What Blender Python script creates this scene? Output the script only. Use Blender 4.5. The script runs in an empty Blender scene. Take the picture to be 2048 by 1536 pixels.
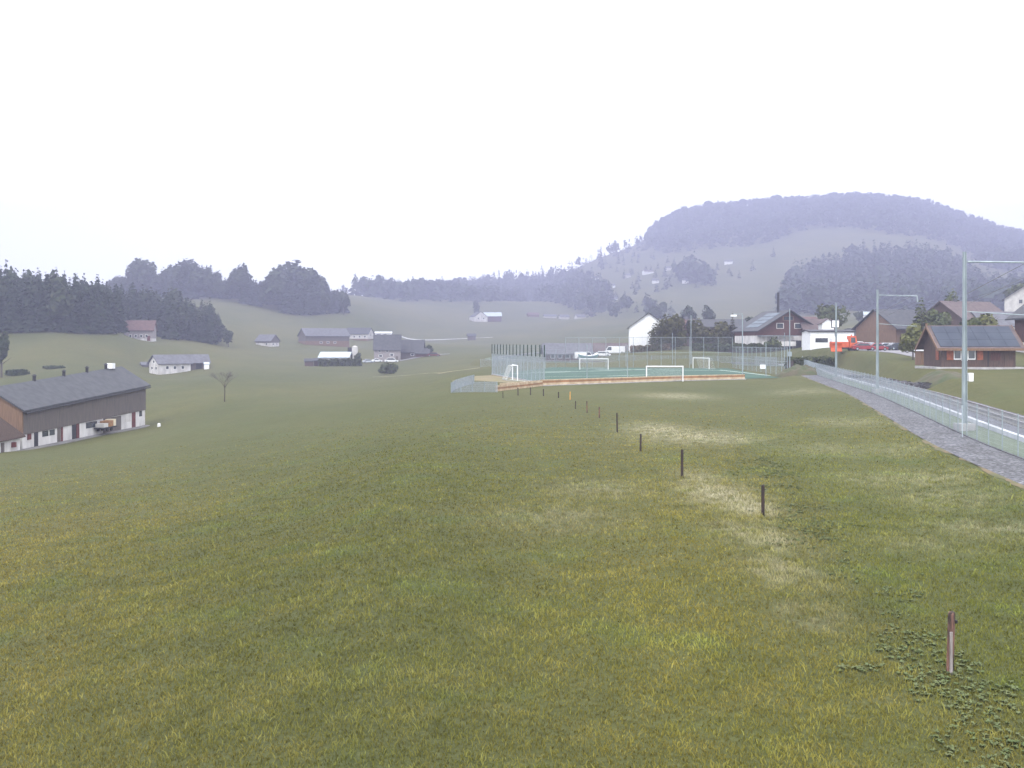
import bpy, math, random
import numpy as np
from mathutils import Vector, Matrix

random.seed(7)
rng = np.random.default_rng(11)
sc = bpy.context.scene
COL = sc.collection

# ------------------------------------------------------------------ camera
F = 1900.0          # focal length in photo pixels (photo 2048 wide)
HY = 685.0          # row of the horizon in the photo
CZ = 5.3            # camera height
cam_d = bpy.data.cameras.new("camera")
cam = bpy.data.objects.new("camera", cam_d)
COL.objects.link(cam)
cam.location = (0, 0, CZ)
cam.rotation_euler = (math.radians(90), 0, 0)
cam_d.sensor_width = 36
cam_d.lens = 36 * F / 2048
cam_d.shift_y = -(768 - HY) / 2048
cam_d.clip_start = 0.5
cam_d.clip_end = 20000
sc.camera = cam

# ------------------------------------------------------------------ world, sun, exposure
EXPOSURE = 1.22
sc.view_settings.view_transform = 'Standard'
sc.view_settings.look = 'None'
sc.view_settings.gamma = 1
sc.view_settings.use_curve_mapping = False
sc.view_settings.exposure = EXPOSURE
sc.cycles.volume_bounces = 1
sc.cycles.max_bounces = 5
sc.cycles.diffuse_bounces = 2
sc.cycles.transparent_max_bounces = 8
sc.cycles.use_denoising = True

w = bpy.data.worlds.new("World")
sc.world = w
w.use_nodes = True
nt = w.node_tree
nt.nodes.clear()
sky = nt.nodes.new('ShaderNodeTexSky')
sky.sky_type = 'NISHITA'
sky.sun_disc = False
sky.sun_elevation = math.radians(52)
sky.sun_rotation = math.radians(160)
mixn = nt.nodes.new('ShaderNodeMix')
mixn.data_type = 'RGBA'
mixn.inputs[0].default_value = 0.93
nt.links.new(sky.outputs[0], mixn.inputs[6])
# overcast cloud deck: a little darker in patches
tc = nt.nodes.new('ShaderNodeTexCoord')
ns = nt.nodes.new('ShaderNodeTexNoise')
ns.inputs['Scale'].default_value = 1.6
nt.links.new(tc.outputs['Generated'], ns.inputs['Vector'])
cr = nt.nodes.new('ShaderNodeValToRGB')
cr.color_ramp.elements[0].position = 0.3
cr.color_ramp.elements[0].color = (8.2, 8.6, 9.3, 1)
cr.color_ramp.elements[1].position = 0.7
cr.color_ramp.elements[1].color = (10.5, 10.6, 10.8, 1)
nt.links.new(ns.outputs['Fac'], cr.inputs['Fac'])
nt.links.new(cr.outputs['Color'], mixn.inputs[7])
bg = nt.nodes.new('ShaderNodeBackground')
bg.inputs['Strength'].default_value = 0.15
nt.links.new(mixn.outputs[2], bg.inputs['Color'])
wo = nt.nodes.new('ShaderNodeOutputWorld')
nt.links.new(bg.outputs[0], wo.inputs['Surface'])

sl = bpy.data.lights.new("sun", 'SUN')
sl.energy = 0.9
sl.angle = math.radians(14)
sl.color = (1.0, 0.96, 0.9)
so = bpy.data.objects.new("sun", sl)
COL.objects.link(so)
so.rotation_euler = (math.radians(38), 0, math.radians(-20))

# ------------------------------------------------------------------ helpers
def P(px, py, D):
    return Vector(((px - 1024) / F * D, D, CZ - (py - HY) / F * D))

def tag(o, label=None, cat=None, group=None, kind=None):
    if label: o['label'] = label
    if cat: o['category'] = cat
    if group: o['group'] = group
    if kind: o['kind'] = kind
    return o

def empty(name, loc, rz=0.0):
    o = bpy.data.objects.new(name, None)
    o.empty_display_size = 0.5
    COL.objects.link(o)
    o.location = loc
    o.rotation_euler = (0, 0, rz)
    return o

def mesh_np(name, V, Fa, mat=None, parent=None, attrs=None, smooth=False):
    """V (n,3), Fa (m,k) same-size faces."""
    me = bpy.data.meshes.new(name)
    V = np.asarray(V, dtype=np.float32)
    Fa = np.asarray(Fa, dtype=np.int32)
    m, k = Fa.shape
    me.vertices.add(len(V))
    me.vertices.foreach_set('co', V.ravel())
    me.loops.add(m * k)
    me.loops.foreach_set('vertex_index', Fa.ravel())
    me.polygons.add(m)
    me.polygons.foreach_set('loop_start', np.arange(0, m * k, k, dtype=np.int32))
    me.polygons.foreach_set('loop_total', np.full(m, k, dtype=np.int32))
    if smooth:
        me.polygons.foreach_set('use_smooth', np.ones(m, dtype=bool))
    if attrs:
        for an, av in attrs.items():
            a = me.attributes.new(an, 'FLOAT', 'POINT')
            a.data.foreach_set('value', np.asarray(av, dtype=np.float32))
    me.update(calc_edges=True)
    if mat: me.materials.append(mat)
    o = bpy.data.objects.new(name, me)
    COL.objects.link(o)
    if parent: o.parent = parent
    return o

class MB:
    def __init__(s): s.v = []; s.f = []
    def add(s, vs, fs):
        n = len(s.v); s.v += [tuple(v) for v in vs]; s.f += [tuple(n + i for i in f) for f in fs]; return s
    def box(s, x0, x1, y0, y1, z0, z1):
        return s.add([(x0,y0,z0),(x1,y0,z0),(x1,y1,z0),(x0,y1,z0),(x0,y0,z1),(x1,y0,z1),(x1,y1,z1),(x0,y1,z1)],
                     [(0,3,2,1),(4,5,6,7),(0,1,5,4),(1,2,6,5),(2,3,7,6),(3,0,4,7)])
    def tube(s, a, b, r, r2=None, n=8, cap=True):
        a = Vector(a); b = Vector(b); d = (b - a).normalized()
        up = Vector((0,0,1)) if abs(d.z) < .9 else Vector((1,0,0))
        x = d.cross(up).normalized(); y = d.cross(x)
        r2 = r if r2 is None else r2
        vs = [a + (x*math.cos(t) + y*math.sin(t))*r for t in [i*2*math.pi/n for i in range(n)]]
        vs += [b + (x*math.cos(t) + y*math.sin(t))*r2 for t in [i*2*math.pi/n for i in range(n)]]
        fs = [(i, (i+1)%n, n+(i+1)%n, n+i) for i in range(n)]
        if cap: fs += [tuple(range(n-1,-1,-1)), tuple(range(n, 2*n))]
        return s.add(vs, fs)
    def bar(s, a, b, w, h):
        """box beam from a to b, w horizontally across, h vertically, bottom centred on the line"""
        a = Vector(a); b = Vector(b); d = (b - a); d.z = 0; d.normalize()
        n = Vector((-d.y, d.x, 0)) * (w/2); u = Vector((0,0,h))
        return s.add([a-n, a+n, b+n, b-n, a-n+u, a+n+u, b+n+u, b-n+u],
                     [(0,3,2,1),(4,5,6,7),(0,1,5,4),(1,2,6,5),(2,3,7,6),(3,0,4,7)])
    def prism(s, poly, axis, a, b):
        """poly: list of 2-D points; extruded along axis 'x','y' or 'z' from a to b"""
        n = len(poly)
        def mk(p, t):
            return {'x': (t, p[0], p[1]), 'y': (p[0], t, p[1]), 'z': (p[0], p[1], t)}[axis]
        vs = [mk(p, a) for p in poly] + [mk(p, b) for p in poly]
        fs = [tuple(range(n)), tuple(range(2*n-1, n-1, -1))] + [(i, n+i, n+(i+1)%n, (i+1)%n) for i in range(n)]
        return s.add(vs, fs)
    def build(s, name, mat, parent=None, smooth=False):
        me = bpy.data.meshes.new(name)
        me.from_pydata(s.v, [], s.f)
        me.validate(); me.update()
        import bmesh
        bm = bmesh.new(); bm.from_mesh(me)
        bmesh.ops.recalc_face_normals(bm, faces=bm.faces)
        bm.to_mesh(me); bm.free()
        if smooth:
            for p in me.polygons: p.use_smooth = True
        me.materials.append(mat)
        o = bpy.data.objects.new(name, me)
        COL.objects.link(o)
        if parent: o.parent = parent
        return o

def copy_tree(o, parent=None):
    c = o.copy(); COL.objects.link(c)
    if parent: c.parent = parent
    for ch in list(o.children): copy_tree(ch, c)
    return c

# ------------------------------------------------------------------ materials
def mat(name, color, color2=None, scale=1.0, rough=0.85, detail=4, bump=0.0, stretch=(1,1,1), metal=0.0, coord='Object', lo=.35, hi=.65, spec=0.3):
    m = bpy.data.materials.new(name)
    m.use_nodes = True
    n = m.node_tree; b = n.nodes['Principled BSDF']
    b.inputs['Roughness'].default_value = rough
    b.inputs['Metallic'].default_value = metal
    b.inputs['Specular IOR Level'].default_value = spec
    if color2 is None:
        color2 = tuple(c*0.8 for c in color)
    t = n.nodes.new('ShaderNodeTexCoord'); mp = n.nodes.new('ShaderNodeMapping')
    mp.inputs['Scale'].default_value = stretch
    n.links.new(t.outputs[coord], mp.inputs['Vector'])
    no = n.nodes.new('ShaderNodeTexNoise'); no.inputs['Scale'].default_value = scale; no.inputs['Detail'].default_value = detail
    n.links.new(mp.outputs[0], no.inputs['Vector'])
    r = n.nodes.new('ShaderNodeValToRGB')
    r.color_ramp.elements[0].position = lo; r.color_ramp.elements[0].color = (*color, 1)
    r.color_ramp.elements[1].position = hi; r.color_ramp.elements[1].color = (*color2, 1)
    n.links.new(no.outputs['Fac'], r.inputs['Fac'])
    n.links.new(r.outputs['Color'], b.inputs['Base Color'])
    if bump:
        bp = n.nodes.new('ShaderNodeBump'); bp.inputs['Strength'].default_value = bump; bp.inputs['Distance'].default_value = 0.05
        n.links.new(no.outputs['Fac'], bp.inputs['Height']); n.links.new(bp.outputs[0], b.inputs['Normal'])
    return m

M = {}
M['white'] = mat('white_render', (.66,.64,.62), (.44,.42,.41), .8, stretch=(1,1,.4))
M['offwhite'] = mat('pale_render', (.55,.53,.50), (.42,.40,.38), .8)
M['cream'] = mat('cream_render', (.66,.58,.42), (.55,.48,.36), .8)
M['whitepaint'] = mat('white_paint', (.82,.82,.82), (.72,.72,.72), 2, rough=.5)
M['woodbrown'] = mat('brown_boards', (.10,.065,.05), (.055,.04,.033), 3, stretch=(6,6,.4))
M['woodred'] = mat('red_brown_boards', (.105,.048,.038), (.055,.028,.024), 3, stretch=(6,6,.4))
M['woodgrey'] = mat('weathered_boards', (.135,.115,.10), (.085,.075,.07), 2, stretch=(8,8,.3))
M['woodtan'] = mat('tan_boards', (.20,.125,.08), (.13,.082,.055), 2, stretch=(6,6,.4))
M['shingle'] = mat('grey_shingles', (.30,.27,.26), (.20,.18,.18), 3, stretch=(1,1,3))
M['roofslate'] = mat('dark_slate_roof', (.065,.066,.072), (.045,.047,.053), 1.2, stretch=(1,1,1), rough=.7)
M['roofgrey'] = mat('grey_roof', (.13,.13,.145), (.09,.09,.10), 1.0, rough=.75)
M['roofbrown'] = mat('brown_tile_roof', (.125,.095,.09), (.085,.065,.065), 1.2)
M['roofred'] = mat('faded_red_roof', (.13,.075,.068), (.09,.055,.052), 1.2)
M['roofpale'] = mat('pale_sheet_roof', (.50,.56,.60), (.38,.44,.48), .8, rough=.5)
M['teal'] = mat('teal_sheet', (.22,.42,.42), (.15,.32,.33), 1, rough=.5)
M['glass'] = mat('window_glass', (.05,.06,.07), (.03,.035,.04), 1, rough=.15, spec=.6)
M['shutter'] = mat('orange_shutter', (.30,.10,.055), (.20,.07,.04), 3)
M['doorred'] = mat('dark_red_door', (.14,.04,.035), (.09,.03,.03), 3)
M['dark'] = mat('dark_metal', (.035,.035,.04), (.02,.02,.025), 4, rough=.6)
M['galv'] = mat('galvanised_steel', (.32,.37,.38), (.22,.26,.28), 2, rough=.5, metal=.3, stretch=(1,1,.3))
M['wire'] = mat('galvanised_wire', (.34,.38,.41), (.27,.31,.34), 2, rough=.5, metal=.2)
M['netgreen'] = mat('dark_green_net', (.035,.06,.05), (.02,.035,.03), 1)
M['concrete'] = mat('concrete', (.40,.39,.38), (.27,.26,.26), 1.5, bump=.2)
M['whiteconc'] = mat('pale_concrete', (.56,.57,.60), (.40,.41,.44), 1.0)
M['paving'] = mat('grey_paving', (.20,.19,.18), (.13,.125,.12), 1.0)
M['postwood'] = mat('weathered_post_wood', (.16,.085,.065), (.035,.025,.022), 5, stretch=(3,3,.5), bump=.5, lo=.42, hi=.58)
M['postdark'] = mat('dark_post_wood', (.045,.03,.026), (.022,.017,.016), 5, stretch=(3,3,.5), bump=.5)
M['postgrey'] = mat('bleached_split_wood', (.30,.27,.26), (.17,.14,.13), 8, stretch=(4,4,.4), bump=.4)
M['postyellow'] = mat('yellow_marker_paint', (.62,.33,.08), (.48,.24,.06), 4)
M['boardcream'] = mat('pale_new_boards', (.52,.42,.29), (.36,.26,.16), 1.5, stretch=(1,1,1))
M['boardorange'] = mat('orange_boards', (.33,.17,.075), (.21,.12,.06), 1.5)
M['orange'] = mat('orange_paint', (.62,.11,.03), (.45,.085,.03), 1.2, rough=.5)
M['redcar'] = mat('red_car_paint', (.26,.025,.03), (.19,.02,.025), 2, rough=.3, spec=.5)
M['silvercar'] = mat('silver_car_paint', (.50,.53,.58), (.42,.45,.5), 2, rough=.3, spec=.5)
M['darkcar'] = mat('dark_car_paint', (.05,.055,.07), (.03,.035,.045), 2, rough=.3, spec=.5)
M['rubber'] = mat('tyre_rubber', (.025,.025,.025), (.015,.015,.015), 5)
M['solar'] = mat('solar_panel_blue', (.045,.055,.075), (.032,.04,.058), .6, rough=.6, spec=.3)
M['trunk'] = mat('bark', (.09,.07,.055), (.045,.036,.03), 6, stretch=(3,3,.5), bump=.5)
M['stone'] = mat('dark_stone', (.085,.08,.085), (.04,.038,.042), 2, bump=.5)

def foliage(name, c1, c2, sc_=.6):
    m = mat(name, c1, c2, sc_, rough=.8, lo=.3, hi=.7, coord='Object', spec=.15)
    b = m.node_tree.nodes['Principled BSDF']
    b.inputs['Subsurface Weight'].default_value = 0
    return m
M['conifer'] = foliage('spruce_foliage', (.022,.036,.022), (.045,.062,.034), .5)
M['broad'] = foliage('broadleaf_foliage', (.05,.068,.024), (.105,.115,.045), .7)
M['broad_olive'] = foliage('olive_broadleaf_foliage', (.038,.038,.014), (.085,.08,.028), .7)
M['broad_dark'] = foliage('dark_broadleaf_foliage', (.022,.036,.018), (.055,.065,.032), .7)
M['broad_yellow'] = foliage('yellow_green_foliage', (.09,.10,.035), (.15,.15,.055), .7)
M['hedge'] = foliage('hedge_foliage', (.04,.052,.02), (.08,.09,.035), 1.2)
M['twig'] = mat('bare_twigs', (.12,.105,.085), (.08,.07,.06), 3)

# ------------------------------------------------------------------ terrain
# anchors: (px, py, D): ground seen at that photo pixel from distance D
A = []
def an(px, py, D): A.append((px, py, D))
def anz(px, z, D): A.append((px, HY + (CZ - z) * F / D, D))
for px in (-1500, -700, 0, 500, 1024, 1500, 2048, 2700, 3500): anz(px, 0, 8)
for px in (700, 1000, 1300, 1700, 2048, 2500): anz(px, 0, 20)
for px in (800, 1000, 1250, 1550, 1800): anz(px, 0, 38)
for px in (950, 1100, 1300, 1500): anz(px, 0, 60)
for px in (1000, 1100, 1250, 1400, 1500): anz(px, 0, 90)
for px in (960, 1060, 1200, 1350, 1500): anz(px, 0, 118)
for px in (1000, 1150, 1300, 1450): anz(px, 0, 150)
for px in (1010, 1150, 1300, 1450): anz(px, 0, 190)
anz(-700, -1.0, 14); anz(-700, -4, 50); anz(-700, -8, 110); anz(-700, -6, 200)
anz(0, -.8, 13.6); anz(0, -1.48, 25); anz(0, -3.0, 50); anz(0, -5.0, 80)
anz(400, -2.1, 45); anz(400, -4.25, 105); anz(600, -2.5, 90); anz(600, -1.0, 38); anz(800, -.78, 70)
an(45, 900, 105); an(290, 852, 135); an(150, 878, 118); anz(-100, -6.5, 100)
anz(700, -3.2, 150); anz(850, -1.6, 140); an(449, 803, 150); anz(900, -.6, 110)
an(0, 800, 170); an(100, 762, 215); an(200, 745, 240); an(0, 760, 230); an(60, 735, 255); an(120, 690, 300)
an(0, 668, 322); an(130, 667, 325); an(235, 674, 335); an(-300, 668, 320)
an(200, 700, 310); an(330, 700, 330)
an(280, 681, 380); an(200, 655, 380); an(0, 640, 380); an(0, 600, 460); an(150, 612, 460); an(300, 655, 450)
an(0, 590, 700); an(0, 590, 1500); an(-500, 590, 700); an(-500, 600, 1500); an(200, 600, 700)
an(365, 745, 300); an(440, 760, 220); an(300, 760, 240); an(440, 720, 330)
an(430, 686, 430); an(430, 655, 480); an(445, 600, 700); an(500, 690, 470); an(560, 628, 680); an(600, 628, 700)
an(330, 600, 700); an(250, 590, 750)
an(690, 625, 700); an(600, 605, 800); an(500, 590, 800); an(690, 600, 850); an(560, 600, 1300)
an(534, 691, 480); an(645, 689, 520); an(718, 681, 600); an(765, 673, 620); an(600, 665, 580); an(750, 640, 700)
an(780, 723, 375); an(660, 731, 345); an(560, 740, 300); an(780, 748, 290); an(850, 712, 390)
an(640, 800, 160); an(700, 770, 210); an(850, 750, 210); an(930, 735, 250); an(930, 718, 320)
an(700, 706, 430); an(600, 712, 420); an(860, 690, 520)
an(980, 676, 720); an(800, 675, 720); an(970, 643, 1000); an(700, 590, 1150); an(800, 600, 1200); an(900, 603, 1250); an(1000, 604, 1250); an(1100, 606, 1250)
an(1190, 636, 1080); an(1150, 640, 900); an(1060, 660, 850); an(1150, 700, 450); an(1190, 680, 600)
an(700, 598, 1500); an(900, 600, 1550); an(1100, 600, 1600); an(700, 600, 2600); an(400, 600, 2600); an(900, 590, 2600)
an(1170, 718, 300); an(1290, 697, 262); an(1420, 699, 252); an(1300, 670, 420); an(1290, 650, 620)
an(1400, 706, 225); an(1660, 706, 180); an(1655, 694, 205); an(1549, 700, 240); an(292, 735, 312)
an(1700, 704, 160); an(1750, 706, 160); an(1800, 716, 140); an(1860, 728, 125); an(1760, 700, 200)
an(1950, 736, 112); an(2100, 737, 110); an(2300, 737, 105); an(1900, 727, 118)
an(1720, 680, 260); an(1790, 690, 230); an(1900, 690, 200); an(2040, 690, 160); an(1930, 655, 320); an(2030, 622, 330); an(2300, 640, 300)
an(1690, 655, 420); an(1730, 636, 600); an(1900, 640, 500)
anz(2400, .9, 60); anz(2200, .3, 40); anz(2600, 1.5, 60)
# mountain
an(1250, 640, 850); an(1250, 600, 1050); an(1250, 570, 1300); an(1230, 535, 1600); an(1220, 508, 1950)
an(1120, 600, 1300); an(1120, 585, 1600); an(1110, 560, 1900); an(1020, 560, 2000); an(950, 570, 2000)
an(1400, 652, 600); an(1400, 630, 800); an(1400, 592, 1050); an(1400, 545, 1300); an(1400, 495, 1600); an(1400, 428, 2000)
an(1310, 560, 1300); an(1310, 515, 1650); an(1300, 485, 1950); an(1330, 452, 2000)
an(1550, 655, 500); an(1550, 630, 750); an(1550, 600, 950); an(1550, 540, 1200); an(1550, 475, 1550); an(1550, 413, 2000)
an(1700, 630, 680); an(1700, 612, 800); an(1700, 545, 1050); an(1700, 455, 1500); an(1700, 405, 2000)
an(1850, 630, 680); an(1850, 615, 780); an(1850, 540, 1050); an(1850, 460, 1500); an(1850, 420, 2000); an(1950, 455, 2000); an(1950, 520, 1400)
an(2048, 620, 700); an(2048, 600, 850); an(2048, 545, 1150); an(2048, 500, 1600); an(2048, 483, 2000)
an(2500, 610, 850); an(2500, 560, 1300); an(2500, 540, 2000)
for px in (-500, 500, 1000, 1300, 1600, 1900, 2300, 3000): an(px, 600, 4200)
an(1300, 520, 2700); an(1600, 480, 2700); an(1900, 500, 2700); an(1100, 570, 2500)
an(3500, 640, 900); an(-1500, 620, 900); an(3500, 670, 200); an(-1500, 650, 300); an(3500, 600, 2500); an(-1500, 600, 2500)

Aa = np.array(A, dtype=float)
ux = (Aa[:,0] - 1024) / F
Dd = Aa[:,2]
qq = (HY - Aa[:,1]) / F + CZ / Dd            # z / D
def feat(u, D): return np.stack([u * 3.2, np.log(D)], -1)
X = feat(ux, Dd)
C2 = 0.05 ** 2
def kern(a, b):
    d2 = ((a[:, None, :] - b[None, :, :]) ** 2).sum(-1)
    return np.sqrt(d2 + C2)
K = kern(X, X) - 0.004 * np.eye(len(X))
Pm = np.concatenate([np.ones((len(X), 1)), X], 1)
S = np.block([[K, Pm], [Pm.T, np.zeros((3, 3))]])
sol = np.linalg.solve(S, np.concatenate([qq, np.zeros(3)]))
def sstep(t): t = np.clip(t, 0, 1); return t*t*(3-2*t)

# track / fence line in plan (fence is the camera side of the track)
FL = [(12.0,-20),(13.6,-6),(15.5,8),(18.0,22),(19.8,32),(21.6,41),(23.7,49.8),(29.0,69.6),(34.5,91),(40.3,118),(46.5,146),(52.5,170),(55.2,188),(52.5,203),(45,214),(30,223),(8,234),(-5,256),(-8,300),(0,380),(12,470)]
def catmull(pts, n=14):
    p = [np.array(q, float) for q in pts]; p = [2*p[0]-p[1]] + p + [2*p[-1]-p[-2]]
    out = []
    for i in range(1, len(p)-2):
        for k in range(n):
            t = k/n
            out.append(.5*((2*p[i]) + (-p[i-1]+p[i+1])*t + (2*p[i-1]-5*p[i]+4*p[i+1]-p[i+2])*t*t + (-p[i-1]+3*p[i]-3*p[i+1]+p[i+2])*t**3))
    out.append(p[-2])
    return np.array(out)
fl = catmull(FL)
seg = np.linalg.norm(np.diff(fl, axis=0), axis=1)
arc = np.concatenate([[0], np.cumsum(seg)])
def fpt(s):
    return np.stack([np.interp(s, arc, fl[:,0]), np.interp(s, arc, fl[:,1])], -1)
def fdir(s):
    d = fpt(np.asarray(s)+.5) - fpt(np.asarray(s)-.5)
    return d / np.linalg.norm(d, axis=-1, keepdims=True)
def foff(s, o):
    d = fdir(s); return fpt(s) + np.stack([d[...,1], -d[...,0]], -1) * np.asarray(o)[..., None]     # +o = away from the field
def s_at_y(y):
    i = np.argmax(fl[:,1] >= y); return arc[i-1] + (arc[i]-arc[i-1])*(y-fl[i-1,1])/(fl[i,1]-fl[i-1,1])
SS = np.arange(0, arc[-1], 1.5)
cen = foff(SS, 2.0)
cdir = fdir(SS)
PITCH = np.array([(3.4,119.0),(-3.6,158.0),(8.0,205.0),(45.0,196.0),(41.0,141.0),(24,131)])
def poly_dist(x, y, poly):
    """signed-ish: 0 inside, distance outside"""
    inside = np.zeros(x.shape, bool); best = np.full(x.shape, 1e9)
    n = len(poly)
    for i in range(n):
        ax, ay = poly[i]; bx, by = poly[(i+1) % n]
        c = ((ay > y) != (by > y)) & (x < (bx-ax)*(y-ay)/((by-ay) if by != ay else 1e-9) + ax)
        inside ^= c
        dx, dy = bx-ax, by-ay
        t = np.clip(((x-ax)*dx+(y-ay)*dy)/(dx*dx+dy*dy), 0, 1)
        best = np.minimum(best, np.hypot(x-ax-t*dx, y-ay-t*dy))
    return np.where(inside, 0, best)

TRK_Z = 0.42
def terrain(x, y):
    x = np.atleast_1d(np.asarray(x, float)); y = np.atleast_1d(np.asarray(y, float))
    shp = x.shape; x = x.ravel(); y = y.ravel()
    D = np.maximum(y, 8.0)
    u = np.clip(x / np.maximum(D, 1.0), -2.2, 2.2)
    q = np.empty_like(D)
    for i in range(0, len(D), 20000):
        f = feat(u[i:i+20000], D[i:i+20000])
        q[i:i+20000] = kern(f, X) @ sol[:len(X)] + sol[len(X)] + f @ sol[len(X)+1:]
    z = q * D * sstep((y - 6) / 6)
    # gentle bumps, growing with distance
    z = z + 0.05*np.sin(x*.35+1.1)*np.sin(y*.27) * sstep((D-10)/20) + 0.35*np.sin(x*.041+2)*np.sin(y*.037+1)*sstep((D-180)/200) + 1.6*np.sin(x*.017)*np.sin(y*.013+.4)*sstep((D-600)/600)
    # pitch plateau
    near = (y > 90) & (y < 240) & (x > -40) & (x < 90)
    if near.any():
        pd = poly_dist(x[near], y[near], PITCH)
        k = 1 - sstep((pd-2.5)/9)
        z[near] = z[near]*(1-k) + (-0.02)*k
    # track bed
    tn = (y > -25) & (y < 490) & (x > -30) & (x < 95)
    if tn.any():
        xx, yy = x[tn], y[tn]
        d2 = (xx[:,None]-cen[None,:,0])**2 + (yy[:,None]-cen[None,:,1])**2
        j = d2.argmin(1)
        side = (xx-cen[j,0])*cdir[j,1] - (yy-cen[j,1])*cdir[j,0] + 2.0     # offset from the fence line
        k = (1 - sstep((-side-2.4)/2.2)) * (1 - sstep((side-6.4)/3.0))
        z[tn] = z[tn]*(1-k) + (TRK_Z-.06)*k
    return z.reshape(shp)
def gz(x, y): return float(terrain(x, y)[0])
def ground_at(px, D):
    x = (px-1024)/F*D; return Vector((x, D, gz(x, D)))

# sheet
NU, ND = 620, 520
uu = np.linspace(-1.5, 1.5, NU) ; uu = np.sign(uu)*np.abs(uu)**1.35
tt = np.linspace(0, 1, ND)
ys = np.concatenate([np.linspace(-25, 7, 25), 8*np.exp(np.linspace(0, math.log(2310/8), ND-25))])
Y, U = np.meshgrid(ys, uu, indexing='ij')
Xg = U * (np.maximum(Y, 0) + 22)
Zg = terrain(Xg, Y)
V = np.stack([Xg, Y, Zg], -1).reshape(-1, 3)
idx = np.arange(ND*NU).reshape(ND, NU)
Fa = np.stack([idx[:-1,:-1], idx[:-1,1:], idx[1:,1:], idx[1:,:-1]], -1).reshape(-1, 4)

# dry pale-grass patches, given as plan ellipses (x, y, rx, ry, strength)
def gp(px, py): D = CZ*F/(py-HY); return ((px-1024)/F*D, D)
PATCH = []
for (px, py, rx, ry, s) in [(1350,792,3.2,5,.9),(1320,860,2.0,4.5,.9),(1395,872,3.2,4,1),(1450,878,2.0,2.5,.7),(1400,955,.9,2.2,.5),(1440,990,1.2,3.2,1),(1490,1012,1.0,2.0,.9),(1530,1075,1.0,2.0,.55),
                            (1600,790,3,6,.5),(1700,850,2.5,4,.4),(1800,905,2,3,.35),(1850,960,2,3,.45),(1900,1000,2,2.5,.4),(1200,980,2,2.5,.35),(1120,1040,2,2,.3),(1650,900,2.4,3,.35),(1560,1140,.8,1.6,.5),(1470,1060,.9,1.5,.4),(1620,1230,.6,1.0,.35),(1750,960,1.5,2,.4),(1980,1060,1.6,1.6,.45),(1850,1090,1.2,1.4,.3)]:
    x, y = gp(px, py); PATCH.append((x, y, rx, ry, s))
def dry(x, y):
    d = np.zeros_like(x)
    for (cx, cy, rx, ry, s) in PATCH:
        r = ((x-cx)/rx)**2 + ((y-cy)/ry)**2
        d = np.maximum(d, min(1, s*1.2)*np.exp(-r*.9))
    return d
DR = dry(V[:,0], V[:,1])
def zone(x, y):
    """+ : the unmown yellowish strip left of the weeds; - : greener, damper ground right of it"""
    c = 3.0 + .15*(y-13) + .6*np.sin(y*.23)
    a = np.exp(-((x-c)/(2.6+.02*y))**2) * np.clip((58-y)/30, 0, 1)
    b = sstep((x-c-3.2)/1.6) * np.clip((80-y)/40, 0, 1)
    return a - .8*b

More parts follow.
